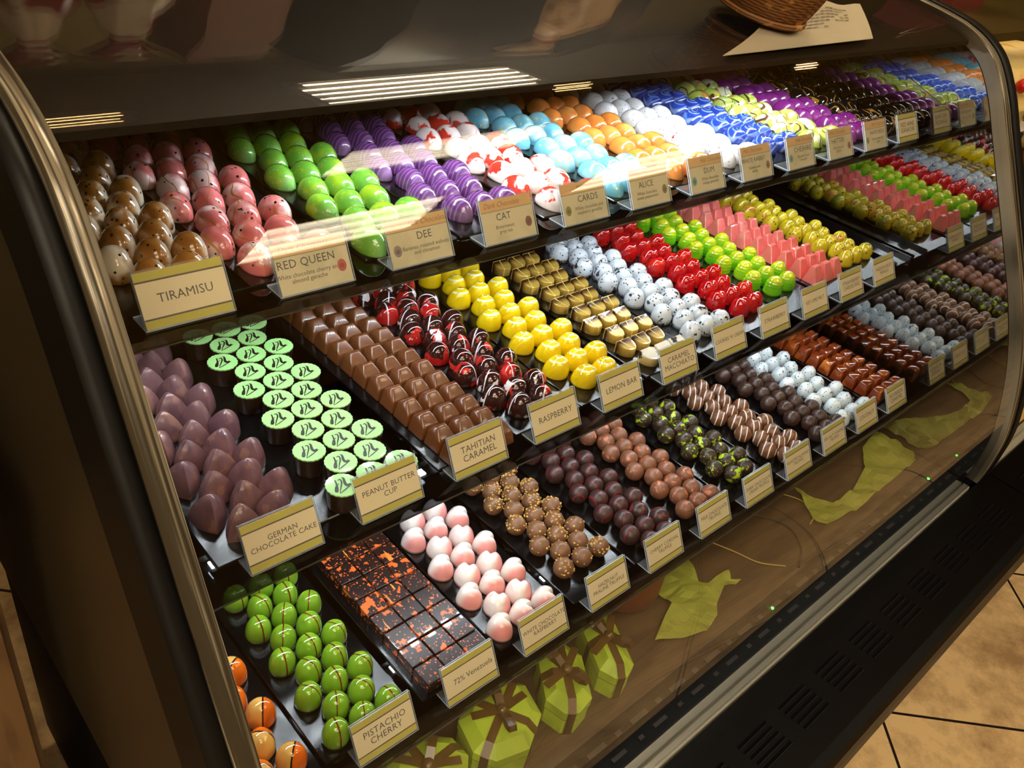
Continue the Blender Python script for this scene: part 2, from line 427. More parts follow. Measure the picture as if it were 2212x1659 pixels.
def led_bar(name, y, z, label, lm, n=46, xa=None, xb=None):
    xa = xa or XL + .03; xb = xb or XM - .02
    e = empty('led_light_bar', label, 'light bar', (0, y, z), 'LED bars over the chocolates')
    a = MB(); a.box((XL + .02, -.010, 0), (XM - .01, .010, .004)); a.box((XL + .02, .0085, -.011), (XM - .01, .010, 0)); a.build('housing', black_satin, e)  # rear lip added to keep the light off the back of the shelf
    b = MB(); x0 = xa; st = (xb - x0) / n
    for k in range(n): b.box((x0 + k * st, -.0055, -.0022), (x0 + k * st + st * .42, .0055, -.0002))
    b.build('led_strip', lm, e)
led_bar('a', .130, .1125, 'white LED bar under the hood above the top shelf of eggs', led_top, 32, .40, 1.33)
led_bar('b', .112, -.0402, 'white LED bar under the front of the top shelf', led_mat)
led_bar('c', .020, -.2422, 'white LED bar under the front of the middle shelf', led_mat)

# ------------------------------------------------------------------ shelves
NAMES = ('top', 'middle', 'bottom')
lit_edge_mat = mat('lit_edge', (74, 70, 60), rough=.25, metal=.2)
for s, (y0, z) in enumerate(SH):
    mb = MB(); mb.box((XL + .0065, y0, z - .008), (XM - .001, .396, z))
    so = mb.build('glass_shelf', smoked)
    mb = MB(); mb.box((XL + .018, y0 - .0012, z - .0086), (XM - .001, y0 + .0004, z - .0078)); mb.build('lit_edge_strip', lit_edge_mat, so, (0, 0, 0))  # added strip that paints the LED-lit line along the shelf edge
    tag(so, f'smoked glass shelf holding the {NAMES[s]} row of chocolate trays', 'shelf', 'glass shelves of the display case')

# ------------------------------------------------------------------ chocolate shapes (base at z = 0, front towards -y)
NSEG, NRING = 28, 10
def dome(rx, ry, h, egg=0.0, p=0.9, foot=0.0, fn=None, n=NSEG, rn=NRING):
    m = MB(); R = []
    if foot: R.append([(rx * .96 * math.cos(2 * PI * k / n), ry * .96 * math.sin(2 * PI * k / n), 0) for k in range(n)])
    for i in range(rn + 1):
        t = PI / 2 * (1 - i / rn)
        r = max(math.sin(t) ** p, 0.02); z = foot + math.cos(t) * (h - foot)
        ring = []
        for k in range(n):
            a = 2 * PI * k / n
            x = rx * r * math.cos(a); y = ry * r * math.sin(a)
            x *= 1 + egg * (y / ry)
            if fn: x, y, z2 = fn(x, y, z, a, t)
            else: z2 = z
            ring.append((x, y, z2))
        R.append(ring)
    m.rings(R); return m
def ball(r, flat=0.12, bumps=None):
    m = MB(); R = []
    for i in range(13):
        t = PI * (1 - flat) * (1 - i / 12)
        R.append([(max(r * math.sin(t), .0003) * math.cos(2 * PI * k / 24), max(r * math.sin(t), .0003) * math.sin(2 * PI * k / 24), r * math.cos(t)) for k in range(24)])
    z0 = R[0][0][2]
    R = [[(x, y, z - z0) for x, y, z in q] for q in R]
    m.rings(R)
    if bumps:
        cnt, size, mi, zmin = bumps
        for _ in range(cnt):
            a = random.uniform(0, 2 * PI); t = math.acos(random.uniform(zmin, 1)); s = size * random.uniform(.6, 1.2)
            c = Vector((r * math.sin(t) * math.cos(a), r * math.sin(t) * math.sin(a), r * math.cos(t) - z0))
            q = []
            for j in range(5):
                tt = PI * (1 - (j + .25) / 4.5)
                q.append([(c.x + s * math.sin(tt) * math.cos(2 * PI * k / 6), c.y + s * math.sin(tt) * math.sin(2 * PI * k / 6), c.z + s * .8 * math.cos(tt)) for k in range(6)])
            m.rings(q, mi, True)
    return m
def heart_mesh(s, h):
    """puffy heart: two rounded lobes with a shallow cleft, blunt point at -y"""
    n = 40; m = MB(); R = []
    for i in range(11):
        t = PI / 2 * (1 - i / 10); r = max(math.sin(t) ** .66, .02); z = math.cos(t) * h
        ring = []
        for k in range(n):
            a = 2 * PI * k / n
            d1 = math.atan2(math.sin(a - PI / 2), math.cos(a - PI / 2)); d2 = math.atan2(math.sin(a + PI / 2), math.cos(a + PI / 2))
            rr = s * (1 - .36 * math.exp(-(d1 / .36) ** 2) + .14 * math.exp(-(d2 / .45) ** 2) + .04 * math.cos(2 * a))
            x, y = rr * r * math.cos(a), rr * r * math.sin(a)
            ring.append((x, y, z - .0060 * math.exp(-(x / .0038) ** 2) * min(max(y / s + .15, 0), 1) * math.cos(t)))
        R.append(ring)
    m.rings(R); return m
def trihedral(s, h):
    """three-cornered dome with crisp ridges running up to the tip"""
    n = 30; m = MB(); R = []
    for i in range(10):
        u = i / 9; ring = []
        for k in range(n):
            a = 2 * PI * k / n
            th = (a % (2 * PI / 3)) - PI / 3
            tri = .56 / math.cos(th); rr = s * (.48 * 1.0 + .52 * tri * 1.12) * max(1 - u ** 1.7, .02) ** .66
            ring.append((rr * math.cos(a), rr * math.sin(a), h * u))
        R.append(ring)
    m.rings(R, smooth=True); me = m.mesh('trihedral')
    sharp = [False] * len(me.edges)
    for e in me.edges:
        p, q = e.vertices
        if p % n == q % n and p % n in (0, n // 3, 2 * n // 3): sharp[e.index] = True
    at = me.attributes.new('sharp_edge', 'BOOLEAN', 'EDGE'); at.data.foreach_set('value', sharp)
    return me
def wedge(w, l, h, cut, m=None):
    m = m or MB()
    x, y = w / 2, l / 2; c = cut
    v = [(-x, -y, 0), (x, -y, 0), (x, y, 0), (-x, y, 0), (-x + c, -y + c * 2.5, h), (x - c, -y + c * 2.5, h), (x - c, y - c, h), (-x + c, y - c, h)]
    i = m.add(v)
    for q in ((0, 3, 2, 1), (4, 5, 6, 7), (0, 1, 5, 4), (1, 2, 6, 5), (2, 3, 7, 6), (3, 0, 4, 7)): m.face([i + k for k in q])
    return m
def bevelled(me, wdt, seg=2, smooth=True):
    import bmesh
    bm = bmesh.new(); bm.from_mesh(me)
    bmesh.ops.remove_doubles(bm, verts=bm.verts, dist=1e-6)
    bmesh.ops.bevel(bm, geom=list(bm.edges), offset=wdt, segments=seg, affect='EDGES', profile=0.6)
    if smooth:
        for f in bm.faces: f.smooth = True
    bm.to_mesh(me); bm.free(); return me
def frustum(w, l, h, top, ridge=False, bev=.0016, smooth=True):
    m = MB(); x, y = w / 2, l / 2; a, b = x * top, y * top
    if ridge:      # hipped top that falls towards the front
        i = m.add([(-x, -y, 0), (x, -y, 0), (x, y, 0), (-x, y, 0), (-x * .80, -y * .84, h * .58), (x * .80, -y * .84, h * .58), (x * .74, y * .74, h * .84), (-x * .74, y * .74, h * .84), (-x * .42, y * .05, h), (x * .42, y * .05, h)])
        for q in ((0, 3, 2, 1), (0, 1, 5, 4), (1, 2, 6, 5), (2, 3, 7, 6), (3, 0, 4, 7), (4, 5, 9, 8), (5, 6, 9), (6, 7, 8, 9), (7, 4, 8)): m.face([i + k for k in q])
    else:
        i = m.add([(-x, -y, 0), (x, -y, 0), (x, y, 0), (-x, y, 0), (-a, -b, h), (a, -b, h), (a, b, h), (-a, b, h)])
        for q in ((0, 3, 2, 1), (4, 5, 6, 7), (0, 1, 5, 4), (1, 2, 6, 5), (2, 3, 7, 6), (3, 0, 4, 7)): m.face([i + k for k in q])
    return bevelled(m.mesh('block'), bev, 2, smooth)

def setm(me, mats):
    if isinstance(me, MB): me = me.mesh('choc')
    for q in (mats if isinstance(mats, (list, tuple)) else [mats]): me.materials.append(q)
    return me
EGG = lambda h=.0205, e=.15: dome(.0143, .0212, h, e, .86, foot=.0015)

# ---- materials of the chocolates
def choc(name, col, layers=(), rough=.2, coat=.8, bump=None, metal=0):
    return mat(name, col, rough, metal, coat, layers, bump)
C_ = {}
C_['brown'] = choc('caramel_brown_shell', (158, 104, 44), [('grad', (236, 224, 198), 0, .001, .011), ('noise', (232, 216, 186), 26, .54, .64), ('noise', (110, 66, 26), 50, .62, .72), ('dots', (58, 32, 18), 150, .22)])
C_['pink'] = choc('pink_shell', (218, 118, 116), [('noise', (240, 206, 198), 30, .50, .62), ('grad', (206, 40, 58), 1, .002, .021), ('wave', (182, 122, 56), 20, 9, .984, .998, 'X'), ('dots', (48, 18, 20), 120, .20), ('noise', (52, 20, 20), 110, .69, .71)])
C_['green'] = choc('green_shell', (104, 168, 54), [('noise', (150, 184, 36), 45, .45, .65), ('grad', (128, 190, 100), 1, -.008, -.022), ('dots', (216, 206, 110), 260, .16), ('noise', (214, 150, 50), 150, .68, .74)])
C_['purple'] = choc('purple_shell', (92, 48, 100), [('wave', (140, 92, 158), 62, 2.2, .55, .95, 'Y'), ('grad', (140, 104, 150), 1, -.010, -.022)])
C_['redwhite'] = choc('red_patched_white_shell', (244, 226, 218), [('noise', (222, 56, 40), 42, .53, .57), ('grad', (232, 96, 74), 1, .010, .024)])
C_['cyan'] = choc('sky_blue_shell', (116, 196, 222), [('noise', (170, 218, 222), 30, .42, .60), ('dots', (214, 222, 110), 140, .22)])
C_['orange'] = choc('orange_shell', (236, 138, 58), [('noise', (244, 168, 92), 26, .46, .66)])
C_['white'] = choc('white_shell', (240, 240, 240), [('dots', (120, 66, 58), 240, .18), ('noise', (168, 50, 46), 130, .69, .73)])
C_['blue'] = choc('blue_swirl_shell', (36, 66, 168), [('ring', (140, 170, 226), 62, 3.2, .72, .98, 'Z'), ('noise', (92, 128, 206), 60, .55, .68)])
C_['lime'] = choc('lime_streaked_shell', (206, 224, 96), [('noise', (238, 240, 200), 40, .5, .6), ('noise', (232, 160, 76), 60, .6, .68), ('wave', (90, 60, 30), 24, 10, .955, .985, 'X')])
C_['magenta'] = choc('magenta_shell', (126, 34, 118), [('grad', (150, 60, 140), 1, -.004, -.02)])
C_['black'] = choc('gold_flecked_black_shell', (20, 14, 14), [('wave', (168, 124, 50), 30, 12, .90, .96, 'X'), ('dots', (150, 110, 50), 200, .15)], rough=.1)
C_['german'] = choc('mauve_chocolate', (124, 88, 92), [('noise', (150, 108, 98), 60, .54, .62), ('noise', (106, 74, 82), 36, .52, .62)], rough=.3, coat=.3)
C_['cup'] = choc('dark_cup_chocolate', (38, 21, 13), rough=.35, coat=.1)
C_['mint'] = choc('mint_green_top', (168, 226, 140), rough=.4, coat=.1)
C_['ink'] = choc('dark_print', (40, 34, 26), rough=.45, coat=0)
C_['block'] = choc('milk_chocolate', (108, 63, 32), rough=.3, coat=.4)
C_['rasp'] = choc('raspberry_swirl_shell', (52, 22, 20), [('noise', (180, 30, 28), 26, .535, .56), ('noise', (214, 60, 50), 60, .60, .66), ('line', (230, 226, 230), .0011, .004, 2.5), ('noise', (236, 232, 236), 42, .655, .67)], rough=.12)
C_['lemon'] = choc('lemon_yellow_shell', (246, 216, 20), [('ring', (252, 248, 214), 46, 3.0, .80, .94, 'Z'), ('grad', (246, 212, 16), 2, .0225, .0165)], rough=.18)
C_['gold'] = choc('gold_dusted_chocolate', (196, 162, 72), [('grad', (72, 38, 16), 1, -.005, .0060), ('grad', (222, 190, 100), 1, .0076, .0084), ('line', (240, 212, 126), .0009, .003, .8)], rough=.26, metal=.3)
C_['cookies'] = choc('speckled_white_dome', (214, 224, 234), [('dots', (60, 56, 62), 170, .24), ('noise', (56, 52, 60), 95, .62, .65)], rough=.22)
C_['red'] = choc('glossy_red_shell', (190, 14, 20), [('noise', (222, 40, 28), 40, .54, .64), ('dots', (50, 6, 10), 150, .20)], rough=.12, coat=1.0)
C_['keylime'] = choc('green_yellow_shell', (96, 190, 20), [('noise', (150, 210, 30), 30, .42, .62), ('grad', (222, 220, 34), 2, .012, .030)], rough=.2)
C_['salmon'] = choc('salmon_pink_gem', (238, 118, 112), [('noise', (246, 150, 140), 40, .5, .7)], rough=.25)
C_['mango'] = choc('mottled_yellow_dome', (208, 186, 34), [('noise', (206, 142, 44), 34, .55, .66), ('noise', (166, 170, 40), 26, .58, .7), ('dots', (64, 44, 24), 125, .22), ('noise', (70, 48, 24), 110, .67, .70)], rough=.15)
C_['halforange'] = choc('orange_and_cream_shell', (240, 186, 96), [('rand', (240, 186, 96), 0, 1), ('grad', (238, 112, 24), 0, .0018, .0028), ('line', (40, 20, 10), .0010, -.0023)], rough=.12)
C_['pistachio'] = choc('olive_green_shell', (124, 168, 38), [('grad', (104, 120, 40), 2, .010, .002), ('line', (110, 34, 18), .0010, 0, 1.6)], rough=.14)
C_['square'] = choc('splattered_dark_chocolate', (36, 20, 16), [('dots', (226, 98, 44), 250, .27), ('noise', (230, 106, 44), 85, .585, .615), ('noise', (236, 140, 60), 120, .665, .685, (1, .18, 1))], rough=.34, coat=.25)
C_['whiteheart'] = choc('pink_and_white_shell', (244, 232, 228), [('grad', (238, 156, 152), 0, .003, .012), ('grad', (240, 180, 176), 2, .007, .0005)], rough=.22)
C_['hazel'] = choc('hazelnut_milk_chocolate', (122, 84, 56), rough=.42, coat=.12, bump=(220, .15))
C_['nib'] = choc('chopped_hazelnut', (206, 162, 84), rough=.6, coat=0)
C_['cherry'] = choc('cherry_dark_chocolate', (60, 36, 32), [('wave', (136, 28, 44), 26, 5, .965, .995, 'X')], rough=.42, coat=.12)
C_['milk'] = choc('orange_flecked_milk_chocolate', (126, 80, 56), [('noise', (206, 118, 84), 110, .60, .64), ('dots', (204, 118, 86), 230, .18)], rough=.42, coat=.12)
C_['dark'] = choc('green_flecked_dark_chocolate', (52, 36, 26), [('noise', (172, 204, 34), 90, .58, .61), ('dots', (170, 182, 60), 240, .22)], rough=.42, coat=.12)
C_['striped'] = choc('milk_chocolate_with_white_stripes', (112, 70, 46), [('wave', (240, 232, 212), 34, 1.6, .91, .95, 'X')], rough=.36, coat=.12)
C_['salt'] = choc('dark_truffle_chocolate', (58, 36, 28), rough=.38, coat=.05, bump=(260, .2))
C_['crumb'] = choc('sugar_crumb', (130, 96, 70), rough=.6, coat=0)
C_['coconut'] = choc('speckled_white_shell', (214, 226, 232), [('dots', (40, 46, 56), 200, .24), ('noise', (50, 56, 66), 100, .66, .69)], rough=.3)
C_['amber'] = choc('amber_glazed_chocolate', (126, 52, 18), [('noise', (190, 104, 34), 40, .52, .66)], rough=.12, coat=.6)

# ---- meshes
def shell_fn(x, y, z, a, t):          # scallop ribs
    k = 1 + .03 * math.cos(13 * math.atan2(x, y + .02) ) * math.sin(t)
    k2 = 1 + .035 * math.cos(2 * PI * (z / .0046))
    return x * k * k2, y * k * k2, z
def conch_fn(x, y, z, a, t):
    k = 1 + .035 * math.cos(2 * PI * (y / .009) + 1.0 * a)
    return x * k, y, z * (1 + .02 * math.cos(2 * PI * (y / .009)))
def apple_fn(x, y, z, a, t):
    r = math.hypot(x, y); dip = .006 * math.exp(-((x / .004) ** 2 + ((y - .002) / .009) ** 2))
    lob = 1 + .05 * math.cos(2 * a + .6)
    return x * lob, y * lob, z - dip * math.cos(t)
def lemon_fn(x, y, z, a, t):
    return x, y - .004 * (z / .026), z
def gold_mesh():
    n = 20; poly = []
    for k in range(n + 1):
        a = PI + PI * k / n; poly.append((.0128 * math.cos(a), .004 + .0165 * math.sin(a)))
    poly += [(.0128, .0095), (-.0128, .0095)]
    m = MB(); nn = len(poly)
    i = m.add([(x, y, 0) for x, y in poly] + [(x * .97, y, .0125 + .0035 * max(0, (y + .004)) / .013) for x, y in poly])
    for k in range(nn): m.face((i + k, i + (k + 1) % nn, i + nn + (k + 1) % nn, i + nn + k), 0, k < n)
    m.face([i + k for k in range(nn)][::-1]); m.face([i + nn + k for k in range(nn)])
    return bevelled(m.mesh('gold'), .0006, 1, False)
def cup_mesh():
    m = MB(); R = []; n = 48
    for r, z, wv in ((.0120, 0, 0), (.0128, .002, 0), (.0150, .0215, .02), (.0152, .0232, .03)):
        R.append([(r * (1 + wv * math.cos(24 * 2 * PI * k / n)) * math.cos(2 * PI * k / n), r * (1 + wv * math.cos(24 * 2 * PI * k / n)) * math.sin(2 * PI * k / n), z) for k in range(n)])
    m.rings(R); return m
def mint_top():
    n = 60; m = MB()
    R = [[(.0156 * f * (1 + .022 * math.cos(20 * 2 * PI * k / n)) * math.cos(2 * PI * k / n), .0156 * f * (1 + .022 * math.cos(20 * 2 * PI * k / n)) * math.sin(2 * PI * k / n), z) for k in range(n)] for f, z in ((.97, .0233), (1, .0238), (1, .0246), (.985, .0250))]
    m.rings(R, smooth=False)
    # printed monogram: flat inked strokes lying on the top
    def stroke(pts, w0, w1):
        pts = [Vector((x + .5 * y, y)) for x, y in pts]; pts = catmull(pts, 5); nn = len(pts); L, Rr = [], []
        for q, p in enumerate(pts):
            t = (pts[min(q + 1, nn - 1)] - pts[max(q - 1, 0)]).normalized(); nrm = Vector((-t.y, t.x)); u = q / (nn - 1)
            ww = 1.2 * (w0 * (1 - u) + w1 * u) * (0.45 + 0.55 * math.sin(PI * min(max(u, .08), .92)))
            L.append(p + nrm * ww); Rr.append(p - nrm * ww)
        i = m.add([(p.x * .0150, p.y * .0170, .0252) for p in L] + [(p.x * .0150, p.y * .0170, .0252) for p in Rr])
        for q in range(nn - 1): m.face((i + q, i + q + 1, i + nn + q + 1, i + nn + q), 1)
    stroke([(-.42, .50), (-.36, .1), (-.40, -.30), (-.52, -.28), (-.44, .02), (-.20, .16)], .07, .03)
    stroke([(-.24, .42), (-.06, .40), (-.02, .12), (-.16, -.22), (-.26, -.52)], .05, .03)
    stroke([(.02, .50), (.16, .40), (.20, .0), (.36, -.20), (.56, -.16)], .04, .12)
    stroke([(-.26, -.54), (.10, -.42), (.64, -.22)], .03, .03)
    return m

KINDS = {}
def K(key, meshes, mats):
    KINDS[key] = [setm(q, mats) for q in meshes]
for k in ('pink', 'green', 'purple', 'redwhite', 'cyan', 'orange', 'white', 'blue', 'lime', 'magenta', 'black'):
    K(k, [EGG()], C_[k])
K('brown', [dome(.0146, .0182, .025, .10, .82, foot=.0015)], C_['brown'])
K('german', [trihedral(.0172, .030)], C_['german'])
K('cup', [cup_mesh()], C_['cup'])
MINT = setm(mint_top(), [C_['mint'], C_['ink']])
K('block', [frustum(.0268, .0250, .0245, .8, True, .0022)], C_['block'])
K('rasp', [dome(.0152, .0152, .0235, 0, .8, foot=.002)], C_['rasp'])
K('lemon', [dome(.0160, .0165, .026, .06, .85, foot=.002, fn=lemon_fn)], C_['lemon'])
K('gold', [gold_mesh()], C_['gold'])
C_['whitetop'] = choc('white_topped_chocolate', (206, 178, 112), [('grad', (240, 234, 216), 2, .0105, .0125), ('noise', (60, 50, 44), 60, .60, .63)], rough=.25)
K('goldwhite', [gold_mesh()], C_['whitetop'])
K('cookies', [dome(.0150, .0148, .0245, 0, .72, foot=.006)], C_['cookies'])
K('red', [dome(.0155, .0142, .028, .06, .86, foot=.003, fn=apple_fn)], C_['red'])
K('keylime', [dome(.0160, .0145, .0275, .06, .74, foot=.002, fn=shell_fn, n=52, rn=22)], C_['keylime'])
K('salmon', [bevelled(wedge(.0286, .0262, .027, .0055).mesh('gem'), .0008, 1, False)], C_['salmon'])
K('mango', [dome(.0156, .0140, .026, 0, .78, foot=.004)], C_['mango'])
K('halforange', [dome(.0152, .0142, .028, .08, .74, foot=.004)], C_['halforange'])
K('pistachio', [dome(.0144, .0138, .027, 0, .70, foot=.005)], C_['pistachio'])
K('square', [frustum(.0286, .0264, .0135, .975, False, .0008, False)], C_['square'])
K('whiteheart', [heart_mesh(.0162, .0235)], C_['whiteheart'])
K('hazel', [ball(.0134, .12, (q, .0015, 1, .05)) for q in (12, 30, 48)], [C_['hazel'], C_['nib']])
K('cherry', [ball(.0137)], C_['cherry'])
K('milk', [ball(.0136)], C_['milk'])
K('dark', [ball(.0136)], C_['dark'])
K('striped', [ball(.0138)], C_['striped'])
K('salt', [ball(.0137, .12, (q, .0007, 1, .2)) for q in (4, 20, 34)], [C_['salt'], C_['crumb']])
K('coconut', [dome(.0158, .0138, .024, .1, .8, foot=.003, fn=conch_fn, n=36, rn=16)], C_['coconut'])
K('amber', [frustum(.0290, .0240, .024, .70, False, .0026)], C_['amber'])

# ------------------------------------------------------------------ rows of chocolates
ORD = ['first', 'second', 'third', 'fourth', 'fifth', 'sixth', 'seventh', 'eighth', 'ninth', 'tenth', 'eleventh', 'twelfth', 'thirteenth']
# key, object name, look, short name of the row, centre x, first y, pitch, crossings, dx, pattern ('z' = three shifting, 'h' = three and two, 'g' = grid), parity, turn
TX = {0: .2388, 1: .2712, 2: .3305}
ROWS = {0: [
    ('brown', 'brown_egg_chocolate', 'brown and cream speckled egg', 'brown egg', .2505, .056, .0325, 10, .0308, 'h', 1),
    ('pink', 'pink_egg_chocolate', 'pink speckled egg', 'pink egg', .348, .0555, .0402, 8, .0312, 'z', 1),
    ('green', 'green_egg_chocolate', 'light green speckled egg', 'green egg', .4685, .043, .0402, 8, .0305, 'z', 0),
    ('purple', 'purple_egg_chocolate', 'purple banded egg', 'purple egg', .579, .028, .0402, 9, .0315, 'z', 0),
    ('redwhite', 'red_white_egg_chocolate', 'white egg with red patches', 'red-white egg', .693, .046, .0402, 8, .0312, 'z', 1),
    ('cyan', 'sky_blue_egg_chocolate', 'sky blue egg', 'sky blue egg', .806, .049, .0402, 8, .031, 'z', 0),
    ('orange', 'orange_egg_chocolate', 'plain orange egg', 'orange egg', .914, .056, .0402, 8, .031, 'z', 1),
    ('white', 'white_egg_chocolate', 'white egg with dark specks', 'white egg', 1.027, .056, .0402, 8, .0312, 'z', 1),
    ('blue', 'blue_swirl_egg_chocolate', 'deep blue swirled egg', 'blue egg', 1.142, .065, .0402, 8, .0318, 'z', 1),
    ('lime', 'lime_streaked_egg_chocolate', 'lime and orange streaked egg', 'lime egg', 1.254, .056, .0402, 8, .032, 'z', 1),
    ('magenta', 'magenta_egg_chocolate', 'glossy magenta egg', 'magenta egg', 1.362, .050, .0402, 8, .0315, 'z', 0),
    ('black', 'black_egg_chocolate', 'black egg with gold threads', 'black egg', 1.464, .050, .0402, 8, .0300, 'z', 1)],
 1: [('german', 'mauve_dome_chocolate', 'mauve three-cornered chocolate', 'mauve chocolate', .274, -.033, .0258, 12, .033, 'h', 1),
    ('cup', 'peanut_butter_cup', 'dark cup with green printed top', 'green-topped cup', .3795, -.0530, .0290, 11, .033, 'h', 0),
    ('block', 'caramel_block_chocolate', 'milk chocolate block with hipped top', 'chocolate block', .508, -.058, .0266, 13, .0286, 'g', 0),
    ('rasp', 'raspberry_dome_chocolate', 'dark dome swirled red and white', 'red-swirled dome', .608, -.031, .0258, 12, .032, 'h', 1),
    ('lemon', 'lemon_dome_chocolate', 'bright yellow pointed dome', 'yellow dome', .7175, -.028, .0312, 10, .034, 'h', 1),
    ('gold', 'gold_tongue_chocolate', 'gold dusted tongue-shaped chocolate', 'gold chocolate', .834, -.040, .0303, 10, .0290, 'z', 1),
    ('cookies', 'speckled_white_dome_chocolate', 'white dome with black specks', 'white dome', .943, -.028, .0255, 12, .0325, 'h', 0),
    ('red', 'red_cherry_chocolate', 'glossy red cherry-shaped chocolate', 'red cherry', 1.052, -.022, .0290, 10, .0342, 'h', 1),
    ('keylime', 'ribbed_lime_chocolate', 'ribbed green and yellow shell', 'lime shell', 1.163, -.008, .0281, 10, .0358, 'h', 1),
    ('salmon', 'pink_gem_chocolate', 'salmon pink faceted chocolate', 'pink faceted', 1.278, -.020, .0275, 11, .0300, 'g', 0),
    ('mango', 'yellow_dome_chocolate', 'mottled yellow dome', 'mottled dome', 1.397, -.010, .0252, 11, .0335, 'h', 0)],
 2: [('halforange', 'orange_cream_dome_chocolate', 'half orange half cream dome', 'orange-cream dome', .2165, -.132, .0295, 6, .0322, 'h', 0),
    ('pistachio', 'pistachio_dome_chocolate', 'olive green dome with dark red line', 'olive green dome', .327, -.1345, .0256, 9, .0312, 'h', 0),
    ('square', 'splattered_square_chocolate', 'flat dark square splattered with orange', 'dark square', .444, -.134, .0276, 8, .0298, 'g', 0),
    ('whiteheart', 'heart_chocolate', 'white and pink puffy heart', 'heart', .553, -.158, .0275, 9, .0352, 'h', 1),
    ('hazel', 'hazelnut_truffle', 'milk truffle crusted with hazelnut bits', 'hazelnut truffle', .672, -.110, .0223, 9, .0325, 'h', 0),
    ('cherry', 'cherry_truffle', 'round dark truffle with red threads', 'cherry truffle', .786, -.1425, .0238, 10, .0310, 'h', 1),
    ('milk', 'milk_truffle', 'milk chocolate truffle flecked orange', 'milk truffle', .8905, -.130, .0236, 10, .0295, 'h', 0),
    ('dark', 'green_flecked_truffle', 'dark truffle flecked bright green', 'green-flecked truffle', 1.003, -.146, .0236, 10, .0305, 'h', 0),
    ('striped', 'striped_truffle', 'milk truffle with white stripes', 'striped truffle', 1.118, -.143, .0240, 10, .0310, 'h', 1),
    ('salt', 'sea_salt_truffle', 'plain dark truffle with crumbs', 'dark truffle', 1.231, -.140, .0238, 10, .0312, 'h', 0),
    ('coconut', 'coconut_shell_chocolate', 'white speckled spiral shell', 'white shell', 1.326, -.138, .0277, 8, .0365, 'h', 0),
    ('amber', 'amber_block_chocolate', 'glossy amber trapezoid chocolate', 'amber chocolate', 1.449, -.137, .0255, 9, .0325, 'g', 0)]}
TRAY_T = .0028
for s, rows in ROWS.items():
    y0s, zs = SH[s]
    zb = zs + TRAY_T
    for ri, (key, oname, look, short, xc, y0, pitch, ncr, dx, pat, par) in enumerate(rows):
        # the black tray under the row
        hw = min(.0535, (XM - .002 - xc) if xc > 1.45 else .0535, (xc - XL - .008) if xc < .22 else .0535)
        yf = y0s + .030 if s else y0s + .034
        mb = MB(); mb.box((-hw, 0, 0), (hw, .355 if s == 0 else (.372 if s == 1 else .43), TRAY_T))
        me = bevelled(mb.mesh('serving_tray'), .0009, 1, False); me.materials.append(black_gloss)
        o = link('serving_tray', me, None, (xc, yf, zs + Z0))
        tag(o, f'glossy black tray under the {short} row on the {NAMES[s]} shelf', 'tray', 'black serving trays')
        lo_n = rows[ri - 1][3] if ri else 'end panel'
        hi_n = rows[ri + 1][3] if ri + 1 < len(rows) else ('empty tray' if s == 1 else 'end mirror')
        first = None
        for j in range(ncr):
            two = pat == 'h' and (j + par) % 2 == 1
            cnt = 2 if two else 3
            zig = 0
            if pat == 'z': zig = .0076 if (j + par) % 2 else -.0076
            if key == 'gold': zig *= .7
            for i in range(cnt):
                x = xc + zig + (i - (cnt - 1) / 2) * dx
                y = y0 + j * pitch
                if y > .375 or x < XL + .022 or (x > XM - .0165): continue
                if key == 'rasp' and j == 0 and i > 1: continue
                me = random.choice(KINDS['goldwhite' if key == 'gold' and j == 0 else key])
                hh = max(v.co.z for v in me.vertices); ry = max(v.co.y for v in me.vertices); rx = max(v.co.x for v in me.vertices)
                ytag = (0.0, -.0843, -.1737)[s]; kt = round((x - TX[s] - .003) / .11)
                if abs(x - TX[s] - .003 - .11 * kt) < .035 + rx * .85 and y - ry * .92 < ytag + .004 + .45 * hh: continue
                o = link(oname, me, None, (x + random.uniform(-1, 1) * .0003, y + random.uniform(-1, 1) * .0003, zb + Z0))
                if key in ('rasp', 'cherry', 'milk', 'dark', 'salt', 'hazel', 'cookies', 'striped'):
                    o.rotation_euler[2] = 2.3 + random.uniform(-.4, .4) if key == 'striped' else random.uniform(0, 6.28)
                elif key == 'german': o.rotation_euler[2] = (.5 if (i + j) % 2 else 1.5) + random.uniform(-.15, .15)
                elif key == 'whiteheart': o.rotation_euler[2] = (-2.0 if j % 2 else -.75) + random.uniform(-.12, .12)
                elif key == 'halforange': o.rotation_euler[2] = random.choice((-.7, -.85, -.6, -.95, .9)) + random.uniform(-.1, .1)
                elif key == 'square' and random.random() < .5: o.rotation_euler[2] = PI
                elif key in ('brown', 'pink', 'green', 'purple', 'cyan', 'orange', 'white', 'blue', 'lime', 'magenta', 'black', 'redwhite'):
                    o.rotation_euler[2] = random.uniform(-.06, .06)
                if cnt == 3: side = (f'beside the {lo_n}s' if i == 0 else (f'beside the {hi_n}s' if i == 2 else 'in the middle'))
                else: side = f'nearer the {lo_n}s' if i == 0 else f'nearer the {hi_n}s'
                side = side.replace('end panels', 'end panel').replace('empty trays', 'empty tray').replace('end mirrors', 'end mirror').replace('pink faceteds', 'pink gems')
                lk = 'white topped tongue-shaped chocolate' if key == 'gold' and j == 0 else look
                tag(o, f'{lk}, {ORD[j]} row from the front, {side}', 'chocolate', f'{short} chocolates on the {NAMES[s]} shelf')
                if key == 'cup': link('printed_top', MINT, o, (0, 0, 0))
